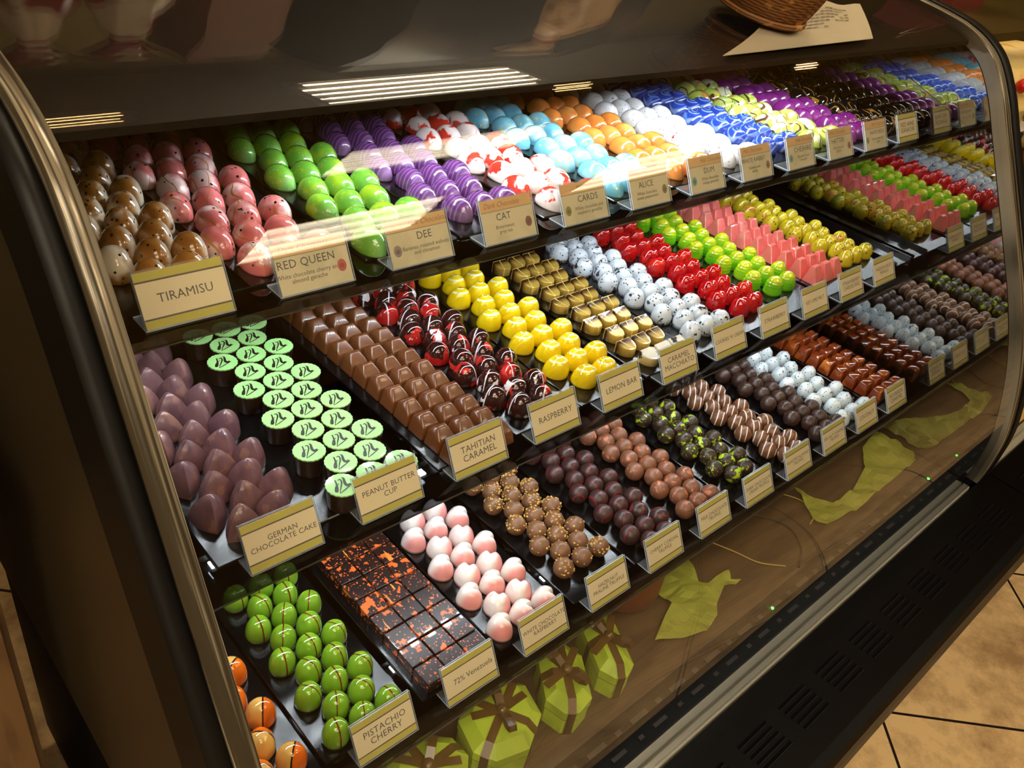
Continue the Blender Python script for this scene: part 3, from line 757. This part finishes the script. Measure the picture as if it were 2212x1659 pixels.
# the cleared tray at the far end of the middle shelf
mb = MB(); mb.box((-.027, 0, 0), (.027, .372, TRAY_T))
for a, b in (((-.027, 0, 0), (-.0255, .372, .009)), ((.0255, 0, 0), (.027, .372, .009)), ((-.027, .3705, 0), (.027, .372, .009))): mb.box(a, b)
me = mb.mesh('serving_tray'); me.materials.append(black_gloss)
tag(link('serving_tray', me, None, (1.4835, SH[1][0] + .03, SH[1][1] + Z0)), 'empty glossy black tray against the end mirror on the middle shelf', 'tray', 'black serving trays')

# ------------------------------------------------------------------ price tags
cream = mat('cream_card', (238, 220, 172), rough=.6)
band_green = mat('chartreuse_band', (196, 184, 36), rough=.6)
band_line = mat('brown_rule', (58, 38, 20), rough=.6)
tan_band = mat('tan_band', (226, 178, 104), rough=.6)
parch = mat('parchment_card', (222, 208, 164), rough=.6, layers=[('noise', (206, 196, 150), 40, .45, .65)])
inkm = mat('card_ink', (52, 42, 30), rough=.6)
ink2 = mat('script_ink', (150, 104, 50), rough=.6)
TW, TH = .070, .0455
LEAN = math.radians(29)
UP = Vector((0, math.sin(LEAN), math.cos(LEAN))); NRM = Vector((0, -math.cos(LEAN), math.sin(LEAN)))
def tp(u, v, d=0.0): return tuple(Vector((u, 0, 0)) + UP * v + NRM * d)
def card_mesh(style):
    m = MB(); x = TW / 2 - .001; th = .0004
    if style == 'green':
        ys = [0.0018, .0081, .0094, .0359, .0372, .0438]; ms = [1, 2, 0, 2, 1]
    else:
        ys = [0.0018, .0320, .0328, .0438]; ms = [0, 2, 1]
    for a, b, k in zip(ys, ys[1:], ms): m.quad(tp(-x, a, th), tp(x, a, th), tp(x, b, th), tp(-x, b, th), k)
    m.quad(tp(x, ys[0], -th), tp(-x, ys[0], -th), tp(-x, ys[-1], -th), tp(x, ys[-1], -th), 0)
    for p, q in (((-x, ys[0]), (x, ys[0])), ((x, ys[0]), (x, ys[-1])), ((x, ys[-1]), (-x, ys[-1])), ((-x, ys[-1]), (-x, ys[0]))):
        m.quad(tp(*p, -th), tp(*q, -th), tp(*q, th), tp(*p, th), 0)
    me = m.mesh('card')
    for q in ([cream, band_green, band_line] if style == 'green' else [parch, tan_band, mat('tan_rule', (150, 132, 96), rough=.6)]): me.materials.append(q)
    return me
CARD = {'green': card_mesh('green'), 'tan': card_mesh('tan')}
def holder_mesh():
    m = MB(); x = TW / 2
    def slab(o0, u0, L_, t):     # a plate from o0 along u0
        pass
    def plate(v0, v1, d0, d1):
        P = [tp(sx, v, d) for d in (d0, d1) for v in (v0, v1) for sx in (-x, x)]
        i = m.add(P)
        for q, k in (((0, 1, 3, 2), 0), ((4, 6, 7, 5), 0), ((0, 4, 5, 1), 1), ((2, 3, 7, 6), 1), ((0, 2, 6, 4), 1), ((1, 5, 7, 3), 1)): m.face([i + a for a in q], k)
    plate(0.0005, TH, .0008, .0019); plate(0.0005, TH, -.0019, -.0008)
    m.box((-x, .001, .0), (x, .0245, .0014), 0)
    i = m.f.__len__()
    for k in range(len(m.f) - 4, len(m.f)): m.m[k] = 1
    me = m.mesh('holder'); me.materials.append(acrylic); me.materials.append(acrylic_edge); return me
HOLD = holder_mesh()
_fonts = []
def text_piece(body, size, u, v, mt, parent, name, shear=0.0, thin=0.0, space=1.0):
    cu = bpy.data.curves.new('lettering', 'FONT'); cu.body = body; cu.size = size; cu.align_x = 'CENTER'; cu.align_y = 'CENTER'
    cu.resolution_u = 2; cu.shear = shear; cu.offset = thin; cu.space_line = .92; cu.space_character = space; cu.fill_mode = 'FRONT'
    o = bpy.data.objects.new('lettering', cu); COL.objects.link(o)
    _fonts.append((o, cu, u, v, mt, parent, name))
def disc_icon(parent, u, v, r, col):
    m = MB(); n = 18
    P = [tp(u + r * math.cos(2 * PI * k / n), v + r * 1.2 * math.sin(2 * PI * k / n), .00065) for k in range(n)]
    i = m.add(P); m.face([i + k for k in range(n)])
    m2 = [tp(u + r * .55 * math.cos(2 * PI * k / n), v - r * .1 + r * .5 * math.sin(2 * PI * k / n), .00072) for k in range(n)]
    i = m.add(m2); m.face([i + k for k in range(n)], 1)
    key = 'icon_%d_%d_%d' % col
    a = MATS.get(key) or mat(key, col, rough=.6)
    key2 = key + '_in'; b = MATS.get(key2) or mat(key2, tuple(int(c * .7) for c in col), rough=.6)
    m.build('printed_emblem', [a, b], parent, (0, 0, 0))
TAGS = {0: [('green', ['TIRAMISU']), ('tan', ['RED QUEEN', 'White chocolate cherry and\nalmond ganache', 'Dark Chocolate'], (196, 62, 30), 1),
            ('tan', ['DEE', 'Bananas, roasted walnuts\nand cinnamon', 'Milk Chocolate'], (142, 120, 104), -1),
            ('tan', ['CAT', 'Bittersweet\ngrey tea', 'Dark Chocolate'], (128, 62, 48), 1), ('tan', ['CARDS', 'White chocolate and\nraspberry ganache', 'Milk Chocolate'], (140, 136, 50), -1),
            ('tan', ['ALICE', 'White chocolate\nsweet peppermint', 'White Chocolate'], (120, 112, 30), 1), ('tan', ['DUM', 'White chocolate\norange ganache', 'Milk Chocolate'], (96, 160, 140), -1),
            ('tan', ['WHITE RABBIT', 'Caramel and\nvanilla', 'Milk Chocolate'], (150, 92, 66), 1), ('tan', ['CHESHIRE', 'Blueberry and\nlavender', 'Milk Chocolate'], (96, 160, 140), -1),
            ('tan', ['HATTER', 'Green tea and\nginger', 'Milk Chocolate'], (170, 80, 60), 1), ('tan', ['WHITE ROSE', 'Blackcurrant and\nviolet', 'Milk Chocolate'], (150, 150, 70), -1), ('green', ['RED WINE\nGANACHE'])],
        1: [('green', [t]) for t in ('GERMAN\nCHOCOLATE CAKE', 'PEANUT BUTTER\nCUP', 'TAHITIAN\nCARAMEL', 'RASPBERRY', 'LEMON BAR', 'CARAMEL\nMACCHIATO', "COOKIES 'N' CREAM", 'STRAWBERRY', 'KEY LIME MELT', 'STRAWBERRY\nCHEESECAKE', 'PASSION FRUIT\nMANGO')],
        2: [('green', [t]) for t in ('PISTACHIO\nCHERRY', '72% Venezuela', 'WHITE CHOCOLATE\nRASPBERRY', 'HAZELNUT\nPRALINE TRUFFLE', 'CHERRY CORDIAL\nTRUFFLE', 'MILK CHOCOLATE\nTRUFFLE', 'DARK CHOCOLATE\nCREAM TRUFFLE', 'ROASTED ALMOND\nTRUFFLE', 'SEA SALT CARAMEL\nTRUFFLE', 'COCONUT', 'BOURBON\nCARAMEL')]}
for s, tl in TAGS.items():
    for k, t in enumerate(tl):
        nm = t[1][0].replace('\n', ' ')
        row = ROWS[s][k + (1 if s == 2 else 0)][3]
        lab = f'cream card with green bands in clear holder, reading {nm}' if t[0] == 'green' else f'parchment card with tan heading in clear holder, in front of the {row}s'
        e = empty('price_tag', lab, 'price tag',
                  (TX[s] + .11 * k + .003, (0.0, -.0843, -.1737)[s] + .0005, SH[s][1] + .0002), 'flavour tags along the shelf edges')
        link('holder', HOLD, e, (0, 0, 0)); e = link('card', CARD[t[0]], e, (0, 0, 0))
        if t[0] == 'green':
            b = t[1][0]; longest = max(len(q) for q in b.split('\n'))
            sz = .0098 if longest < 10 else (.0084 if longest < 13 else (.0076 if longest < 14 else .0069))
            if b.startswith('72'): text_piece(b, .0088, 0.004, .0228, inkm, e, 'lettering')
            else: text_piece(b, sz, .001, .0228, inkm, e, 'lettering', space=1.03)
        else:
            sd = t[3]
            text_piece(t[1][2], .0072, -.006 * sd if sd > 0 else .012, .0380, ink2, e, 'heading_lettering', shear=.35)
            text_piece(t[1][0], .0098 if len(t[1][0]) < 10 else .0080, -.006 * sd, .0258, inkm, e, 'lettering', space=1.03)
            text_piece(t[1][1], .0052, -.006 * sd, .0140, inkm, e, 'small_lettering')
            disc_icon(e, .0258 * sd, .0160, .0044, t[2])
bpy.context.view_layer.update()
dg = bpy.context.evaluated_depsgraph_get()
_conv = []
for o, cu, u, v, mt, parent, name in _fonts:
    me = bpy.data.meshes.new_from_object(o.evaluated_get(dg))
    for vt in me.vertices: vt.co = Vector(tp(u + vt.co.x, v + vt.co.y, .00062))
    me.materials.clear(); me.materials.append(mt); _conv.append((name, me, parent))
for q in _fonts: bpy.data.objects.remove(q[0])
for name, me, parent in _conv: link(name, me, parent, (0, 0, 0))

# ------------------------------------------------------------------ things on the deck: gift boxes, tissue paper, cords
boxgreen = mat('lime_card', (172, 198, 56), rough=.45, layers=[('noise', (150, 172, 40), 20, .45, .6)])
boxline = mat('box_seam', (52, 48, 20), rough=.6)
ribbon_m = mat('brown_satin_ribbon', (92, 68, 26), rough=.3, coat=.2)
def gift_box(x, y, rz, L_, W_, H_, label, stack=0):
    e = empty('gift_box', label, 'gift box', (x, y, -.5614), 'lime green gift boxes under the bottom shelf', rz)
    c = W_ * .34
    def octo(s, dx=0): 
        l, w = L_ / 2 - dx, W_ / 2 - dx; cc = c - dx * .4
        return [(-l + cc, -w), (l - cc, -w), (l, -w + cc), (l, w - cc), (l - cc, w), (-l + cc, w), (-l, w - cc), (-l, -w + cc)]
    m = MB(); m.prism_z(octo(0, .0012), 0, H_ * .5); m.build('box_base', boxgreen, e)
    m = MB(); m.prism_z(octo(0, .0004), H_ * .5 + .0002, H_ * .53); m.build('seam', boxline, e)
    m = MB(); R = [[(px, py, z) for px, py in octo(0, d)] for d, z in ((0, H_ * .53), (0, H_ * .78), (.012, H_), )]
    m.rings(R, smooth=False); m.build('lid', boxgreen, e)
    def over(along_x, pos=0):
        l, w = (L_ / 2, W_ / 2); a = l if along_x else w
        path = [(-a - .0012, .0015), (-a - .0012, H_ * .78), (-a + .0115, H_ + .0010), (a - .0115, H_ + .0010), (a + .0012, H_ * .78), (a + .0012, .0015)]
        hw = .0050; m = MB(); R = []
        for s_, z in path:
            for_x = [(s_, pos - hw, z), (s_, pos + hw, z)] if along_x else [(pos + hw, s_, z), (pos - hw, s_, z)]
            R.append(for_x)
        i = [m.add(r) for r in R]
        for q in range(len(R) - 1): m.face((i[q], i[q] + 1, i[q + 1] + 1, i[q + 1]))
        # underside so that the strip has thickness
        i2 = [m.add([(p[0], p[1], p[2] - .0006) for p in r]) for r in R]
        for q in range(len(R) - 1): m.face((i2[q] + 1, i2[q], i2[q + 1], i2[q + 1] + 1))
        m.build('ribbon', ribbon_m, e)
    over(True); over(False)
    # bow: two loops, two tails and a knot
    m = MB(); hw = .0048
    def strip(path):
        R = []
        for q, p in enumerate(path):
            p = Vector(p); t = (Vector(path[min(q + 1, len(path) - 1)]) - Vector(path[max(q - 1, 0)]))
            sd = Vector((-t.y, t.x, 0)); sd = sd.normalized() * hw if sd.length > 1e-6 else Vector((hw, 0, 0))
            R.append([tuple(p - sd), tuple(p + sd), tuple(p + sd + Vector((0, 0, .0006))), tuple(p - sd + Vector((0, 0, .0006)))])
        m.rings(R, 0, False)
    for a in (.7, .7 + PI):
        ca, sa = math.cos(a), math.sin(a)
        strip([(ca * r, sa * r, H_ + z) for r, z in ((.003, .004), (.016, .012), (.028, .014), (.032, .009), (.022, .003), (.006, .003))])
    for a in (-.5, 2.2):
        ca, sa = math.cos(a), math.sin(a)
        strip([(ca * r, sa * r, H_ + z) for r, z in ((.003, .004), (.018, .004), (.036, .0022))])
    m.lathe([(.002, H_ + .002), (.0065, H_ + .004), (.007, H_ + .007), (.003, H_ + .010)], n=12)
    m.build('bow', ribbon_m, e)
gift_box(.662, -.186, 1.12, .104, .046, .052, 'narrow lime gift box standing farthest along the deck, brown ribbon')
gift_box(.582, -.190, .98, .098, .056, .052, 'lime gift box with octagonal lid, between the narrow box and the wide one')
gift_box(.484, -.184, .52, .105, .085, .050, 'wide lime gift box with brown bow, third from the far end')
gift_box(.378, -.186, .05, .095, .085, .048, 'lime gift box half hidden under the pistachio tray, nearest the end trim')
tissue = mat('lime_tissue_paper', (150, 156, 54), rough=.7, layers=[('noise', (134, 142, 38), 14, .42, .62)])
def paper(name, pts, label, mt, z=-.5605, amp=.006, seed=0, cat='tissue paper', group=None):
    """a crumpled sheet with its own outline, folds and thickness"""
    import bmesh
    bm = bmesh.new()
    P = []
    for q in range(len(pts)):
        a, b = Vector(pts[q]), Vector(pts[(q + 1) % len(pts)])
        P += [a, a.lerp(b, .5)]
    f = bm.faces.new([bm.verts.new((p.x, p.y, 0)) for p in P])
    bmesh.ops.triangulate(bm, faces=[f])
    bmesh.ops.subdivide_edges(bm, edges=list(bm.edges), cuts=3, use_grid_fill=True)
    for v in bm.verts:
        nz = noise.noise(Vector((v.co.x * 24 + seed, v.co.y * 30, seed))); n2 = noise.noise(Vector((v.co.x * 60, v.co.y * 60 + seed, 1)))
        v.co.z = z + .0012 + abs(nz) * amp * 2.6 + abs(n2) * amp * .5
    r = bmesh.ops.extrude_face_region(bm, geom=list(bm.faces))
    for v in r['geom']:
        if isinstance(v, bmesh.types.BMVert): v.co.z += .0005
    bmesh.ops.recalc_face_normals(bm, faces=list(bm.faces))
    me = bpy.data.meshes.new(name); bm.to_mesh(me); bm.free(); me.materials.append(mt)
    return tag(link(name, me), label, cat, group)
paper('tissue_paper', [(.817, -.130), (.857, -.128), (.91, -.132), (.886, -.176), (.892, -.188), (.941, -.189), (.931, -.202), (.945, -.211), (.927, -.212), (.913, -.203), (.876, -.217), (.854, -.232), (.818, -.240), (.78, -.225), (.749, -.206), (.792, -.188), (.816, -.180)], 'crumpled lime tissue sheet on the deck beside the gift boxes', tissue, seed=3, group='lime tissue sheets on the deck')
paper('tissue_paper', [(1.209, -.137), (1.212, -.176), (1.23, -.202), (1.286, -.206), (1.372, -.185), (1.43, -.150), (1.505, -.140), (1.507, -.215), (1.48, -.232), (1.421, -.231), (1.25, -.235), (1.17, -.224), (1.16, -.212), (1.19, -.162)], 'long lime tissue sheet on the deck towards the end mirror', tissue, seed=8, group='lime tissue sheets on the deck')
cordm = mat('brown_cord', (46, 32, 16), rough=.5); goldcord = mat('gold_cord', (176, 150, 70), rough=.4)
def cord(pts, r, label, mt, z=-.5595):
    P = catmull([Vector((a, b, z)) for a, b in pts], 6); m = MB(); m.tube([tuple(p) for p in P], r, 6)
    return tag(m.build('ribbon_cord', mt), label, 'cord')
cord([(1.02, -.10), (1.075, -.125), (1.112, -.184), (1.087, -.228), (1.047, -.249)], .0016, 'thin dark cord curving across the brown deck', cordm)
cord([(.955, -.10), (.985, -.165), (1.0, -.205), (1.03, -.235)], .0011, 'thin gold cord curling on the deck next to the dark one', goldcord)
cord([(1.165, -.12), (1.19, -.165), (1.178, -.196), (1.150, -.206)], .0011, 'short gold cord at the tip of the long tissue sheet', goldcord)
m = MB(); m.lathe([(.050, -.5614), (.056, -.555), (.056, -.505), (.050, -.498), (.004, -.496)], .785, -.110, 28)
tag(m.build('round_gift_tin', mat('copper_brown_lacquer', (112, 58, 30), rough=.45)), 'low round copper brown tin behind the narrow gift box', 'tin')

# ------------------------------------------------------------------ basket and paper sheet standing in for reflections in the top glass
wick = mat('wicker', (150, 98, 44), rough=.6, layers=[('wave', (84, 50, 20), 90, 1.0, .4, .7, 'Z'), ('noise', (190, 136, 70), 60, .56, .7)], bump=(160, .5), world=True)
e = empty('reflected_basket', 'round brown wicker basket standing in for its reflection in the top glass', 'basket', (1.012, .070, .1640))  # solid basket added in place of a mirrored one
e.rotation_euler = (math.radians(11), 0, 0)
m = MB(); R = []; nn = 40
for u in range(26):
    t = u / 25; r = .052 + .030 * t ** .7
    R.append([((r + .0016 * (1 if (k + u) % 2 else -1)) * math.cos(2 * PI * k / nn), (r + .0016 * (1 if (k + u) % 2 else -1)) * math.sin(2 * PI * k / nn), .004 + .105 * t) for k in range(nn)])
m.rings(R, cap1=False); m.build('basket_body', wick, e)
m = MB(); m.tube([(.055 * math.cos(2 * PI * k / 32), .055 * math.sin(2 * PI * k / 32), .0045) for k in range(33)], .0045, 8); m.build('base_rim', wick, e)
m = MB(); m.tube([(.083 * math.cos(2 * PI * k / 32), .083 * math.sin(2 * PI * k / 32), .110) for k in range(33)], .005, 8); m.build('rim', wick, e)
# solid sheet shaped on the glass in place of a paper's stretched reflection
def glass_z(y):
    for a, b in zip(GP, GP[1:]):
        if b.x <= y <= a.x: return a.y + (b.y - a.y) * ((a.x - y) / (a.x - b.x) if a.x != b.x else 0)
    return GP[0].y
m = MB(); NX, NY = 16, 14
def sheet_xy(u, v):       # u along the front edge, v from front to back
    f = Vector((.845, -.003)).lerp(Vector((1.20, .004)), u); b = Vector((1.10, .118)).lerp(Vector((1.295, .085)), u)
    mid = (f + b) / 2 + Vector((.035 * (1 - u), -.018 * (1 - u)))
    return f * (1 - v) ** 2 + mid * 2 * v * (1 - v) + b * v * v
ids = []
for dz in (.0012, .0006):
    for j in range(NY + 1):
        for i in range(NX + 1):
            p = sheet_xy(i / NX, j / NY); ids.append(m.add([(p.x, p.y, glass_z(p.y) + dz + .001 + .004 * math.sin(i * .5) ** 2 * (j / NY))]))
per = (NX + 1) * (NY + 1)
for q in (0, 1):
    for j in range(NY):
        for i in range(NX):
            a = q * per + j * (NX + 1) + i; f = (ids[a], ids[a + 1], ids[a + NX + 2], ids[a + NX + 1]); m.face(f if q == 0 else f[::-1], 0, True)
sheet = m.build('reflected_sheet', mat('reflected_paper', (176, 162, 134), rough=.7))
tag(sheet, 'printed paper sheet standing in for its reflection in the top glass', 'paper')
m = MB()
for r_ in range(7):
    v0 = .34 + r_ * .075
    for s_ in range(12):
        if (s_ * 7 + r_ * 5) % 6 == 0 or (r_ in (0, 1) and s_ > 7): continue
        P = []
        for (uu, vv) in ((.22 + s_ * .05, v0), (.22 + s_ * .05 + .04, v0), (.22 + s_ * .05 + .04, v0 + .018), (.22 + s_ * .05, v0 + .018)):
            p = sheet_xy(uu, vv); P.append((p.x, p.y, glass_z(p.y) + .0034 + .004 * math.sin(uu * NX * .5) ** 2 * vv))
        m.quad(*P)
m.build('printed_lines', mat('grey_print', (120, 104, 80), rough=.7), sheet, (0, 0, 0))

# ------------------------------------------------------------------ what the top glass mirrors: shelf of bags on the back wall
shelf_wood = mat('dark_shelf', (40, 26, 16), rough=.5)
mb = MB(); mb.box((.2, .95, .40), (1.25, 1.49, .44)); mb.box((.25, 1.0, -1.05), (1.22, 1.49, .40)); tag(mb.build('back_counter', shelf_wood), 'dark wooden back counter along the olive wall behind the case', 'counter')
def cello_bag(x, y, z, h, r, label, mt, mt2):
    e = empty('cellophane_bag', label, 'gift bag', (x, y, z), 'cellophane gift bags behind the case')
    m = MB(); R = []
    for t, k in ((0, .9), (.2, 1.0), (.5, .95), (.68, .6), (.76, .26), (.84, .5), (1, 1.0)):
        R.append([(r * k * (1 + .12 * math.sin(5 * a + 9 * t)) * math.cos(a), r * k * .7 * (1 + .12 * math.sin(5 * a)) * math.sin(a), h * t) for a in [2 * PI * q / 24 for q in range(24)]])
    m.rings(R); m.build('bag_body', mt, e)
    m = MB(); m.lathe([(r * .2, h * .745), (r * .36, h * .75), (r * .36, h * .775), (r * .2, h * .78)], n=16); m.build('bow_ribbon', mt2, e)
cello = mat('clear_cellophane', (196, 176, 150), rough=.25, layers=[('noise', (120, 22, 22), 9, .44, .52)])
redrib = mat('red_ribbon', (170, 40, 30), rough=.35); orib = mat('orange_ribbon', (220, 110, 50), rough=.35)
cello_bag(.50, 1.05, .4405, .50, .075, 'red and clear cellophane gift bag near the end of the back counter', cello, redrib)
cello_bag(.665, 1.05, .4405, .50, .08, 'red and clear cellophane gift bag standing beside the brown carton', cello, redrib)
mb = MB(); mb.box((.80, 1.0, .4405), (.97, 1.25, .98)); tag(mb.build('carton', mat('brown_carton', (124, 74, 40), rough=.6)), 'tall brown carton on the back counter beside the cellophane bags', 'box')
mb = MB(); mb.box((1.30, 1.0, -1.05), (2.15, 1.49, 1.30)); tag(mb.build('dark_cabinet', mat('black_oven', (16, 14, 14), rough=.3)), 'black cabinet against the olive back wall', 'cabinet')
mb = MB(); mb.box((1.45, .70, -1.05), (1.85, .99, .40)); tag(mb.build('low_cabinet', shelf_wood), 'low dark cabinet in front of the black one', 'cabinet')
cello_bag(1.65, .84, .4005, .55, .10, 'tan cellophane gift bag with orange ribbon on the low cabinet', mat('tan_cellophane', (196, 158, 112), rough=.3, layers=[('noise', (150, 96, 50), 14, .5, .62)]), orib)

# ------------------------------------------------------------------ side counter at the near end
e = empty('side_counter', 'brown side counter with dark stone top next to the case end', 'counter', (0, 0, -1.05))
def sp(name, m, mt):
    o = m.build(name, mt, e); o.location = (0, 0, 1.05)
woodm = mat('counter_wood', (116, 86, 54), rough=.45, layers=[('noise', (96, 68, 42), 8, .44, .6, (6, 1, 1))], world=True)
m = MB(); m.box((-1.2, .12, -1.05), (.088, .9, -.235)); sp('counter_body', m, woodm)
m = MB(); m.box((-.42, .103, -1.0), (.080, .119, -.25)); sp('counter_door', m, woodm)
m = MB(); m.tube([(-.06, .103, -.62), (-.06, .085, -.62), (.02, .085, -.62), (.02, .103, -.62)], .006, 8); sp('door_handle', m, black_satin)
m = MB(); m.box((-1.2, .085, -.234), (.098, .9, -.195)); sp('stone_top', m, mat('dark_stone', (34, 28, 22), rough=.2, layers=[('dots', (150, 140, 120), 120, .1)]))

# ------------------------------------------------------------------ the next case along the aisle, with cakes
case2 = empty('display_case', 'second black display case with cakes beyond the chocolate case', 'display case', (0, 0, -1.05))
def c2(name, m, mt, under=None):
    o = m.build(name, mt, under or case2); o.location = (0, 0, 0 if under else 1.05); return o
X2, X3 = 1.60, 3.2
m = MB(); m.box((X2, -.30, -1.0), (X3, .45, -.575)); m.box((X2 + .02, -.27, -1.05), (X3, .42, -1.0)); c2('base_cabinet', m, black_satin)
m = MB(); m.prism_x([(-.304, -.575), (-.304, -.5555), (-.313, -.5555), (-.3145, -.559), (-.3165, -.559), (-.3175, -.5535), (-.327, -.5545), (-.3285, -.556), (-.330, -.575)], X2, X3); c2('sill_rail', m, chrome)
ledge(X2 - .022, X3, c2)
m = MB(); m.box((X2, -.298, -.575), (X3, .40, -.562)); c2('deck_board', m, mat('tan_deck', (206, 164, 104), rough=.4))
m = MB(); m.box((X2, .40, -.575), (X3, .412, .12)); c2('back_panel', m, mat('tan_back', (150, 112, 66), rough=.5))
for nm, y0, zz in (('cake_shelf', -.09, -.040), ('cake_shelf', -.16, -.235)):
    m = MB(); m.box((X2, y0, zz - .008), (X3, .396, zz)); c2(nm, m, smoked)
m = MB(); m.box((X2, .0, .120), (X3, .45, .134)); c2('top_panel', m, mat('olive_edge_panel', (70, 58, 26), rough=.3))
m = MB(); m.box((X2 + .02, .10, .112), (X3, .14, .119)); c2('led_strip', m, mat('warm_led', (255, 230, 180), emit=((1, .8, .5), 2.2)))
creamy = mat('cream_icing', (236, 206, 128), rough=.5, layers=[('noise', (214, 170, 84), 20, .5, .66)])
berry = mat('strawberry_red', (214, 34, 26), rough=.3)
plate_m = mat('white_plate', (220, 214, 200), rough=.2)
def cake(x, y, z, r, h, label, mt, berries):
    e = empty('layer_cake', label, 'cake', (x, y, z), 'cakes in the second case')
    m = MB(); m.lathe([(r * .6, .0006), (r * 1.12, .006), (r * 1.12, .009), (r * .6, .006)], n=36); m.build('plate', plate_m, e)
    m = MB(); m.lathe([(r, .0095), (r, .0095 + h * .30), (r * 1.03, .0095 + h * .34), (r, .0095 + h * .38), (r, .0095 + h * .62), (r * 1.03, .0095 + h * .66), (r * .97, .0095 + h * .72), (r * .88, .0095 + h), (r * .80, .014 + h), (.003, .014 + h)], n=36); body = m.build('cake_body', mt, e, (0, 0, 0))
    if berries:
        for k in range(11):
            a = 2 * PI * k / 11 + .3
            b = MB(); R = []
            for q in range(7):
                t = q / 6; rr = max(.0125 * math.sin(PI * (t * .85 + .12)), .001); R.append([(rr * math.cos(2 * PI * g / 10), rr * math.sin(2 * PI * g / 10), .026 * t) for g in range(10)])
            b.rings(R); b.build('strawberry', berry, body, (r * 1.02 * math.cos(a), r * 1.02 * math.sin(a), h * .66 + .0105))
cake(1.82, .075, -.040, .115, .100, 'cream layer cake ringed with strawberries on the upper cake shelf', creamy, True)
cake(2.12, .075, -.040, .115, .092, 'cream layer cake farther along the upper cake shelf', creamy, True)
cake(1.82, .02, -.235, .105, .085, 'bright orange glazed cake on the lower cake shelf', mat('orange_glaze', (232, 92, 18), rough=.2), False)
cake(2.12, .02, -.235, .105, .075, 'brown caramel cake on the lower cake shelf beside the orange one', mat('caramel_icing', (170, 104, 44), rough=.4), False)
e = empty('gift_bag', 'dark red paper gift bag with string handle on the second case', 'gift bag', (1.86, .20, .134))
m = MB(); m.box((-.075, -.05, 0), (.075, .05, .17)); me = m.build('bag_body', mat('dark_red_paper', (104, 44, 30), rough=.5), e)
m = MB(); m.tube([(-.04, -.05, .16), (-.035, -.056, .21), (.035, -.056, .21), (.04, -.05, .16)], .003, 6); m.build('handle', mat('pale_string', (190, 170, 140), rough=.6), e)
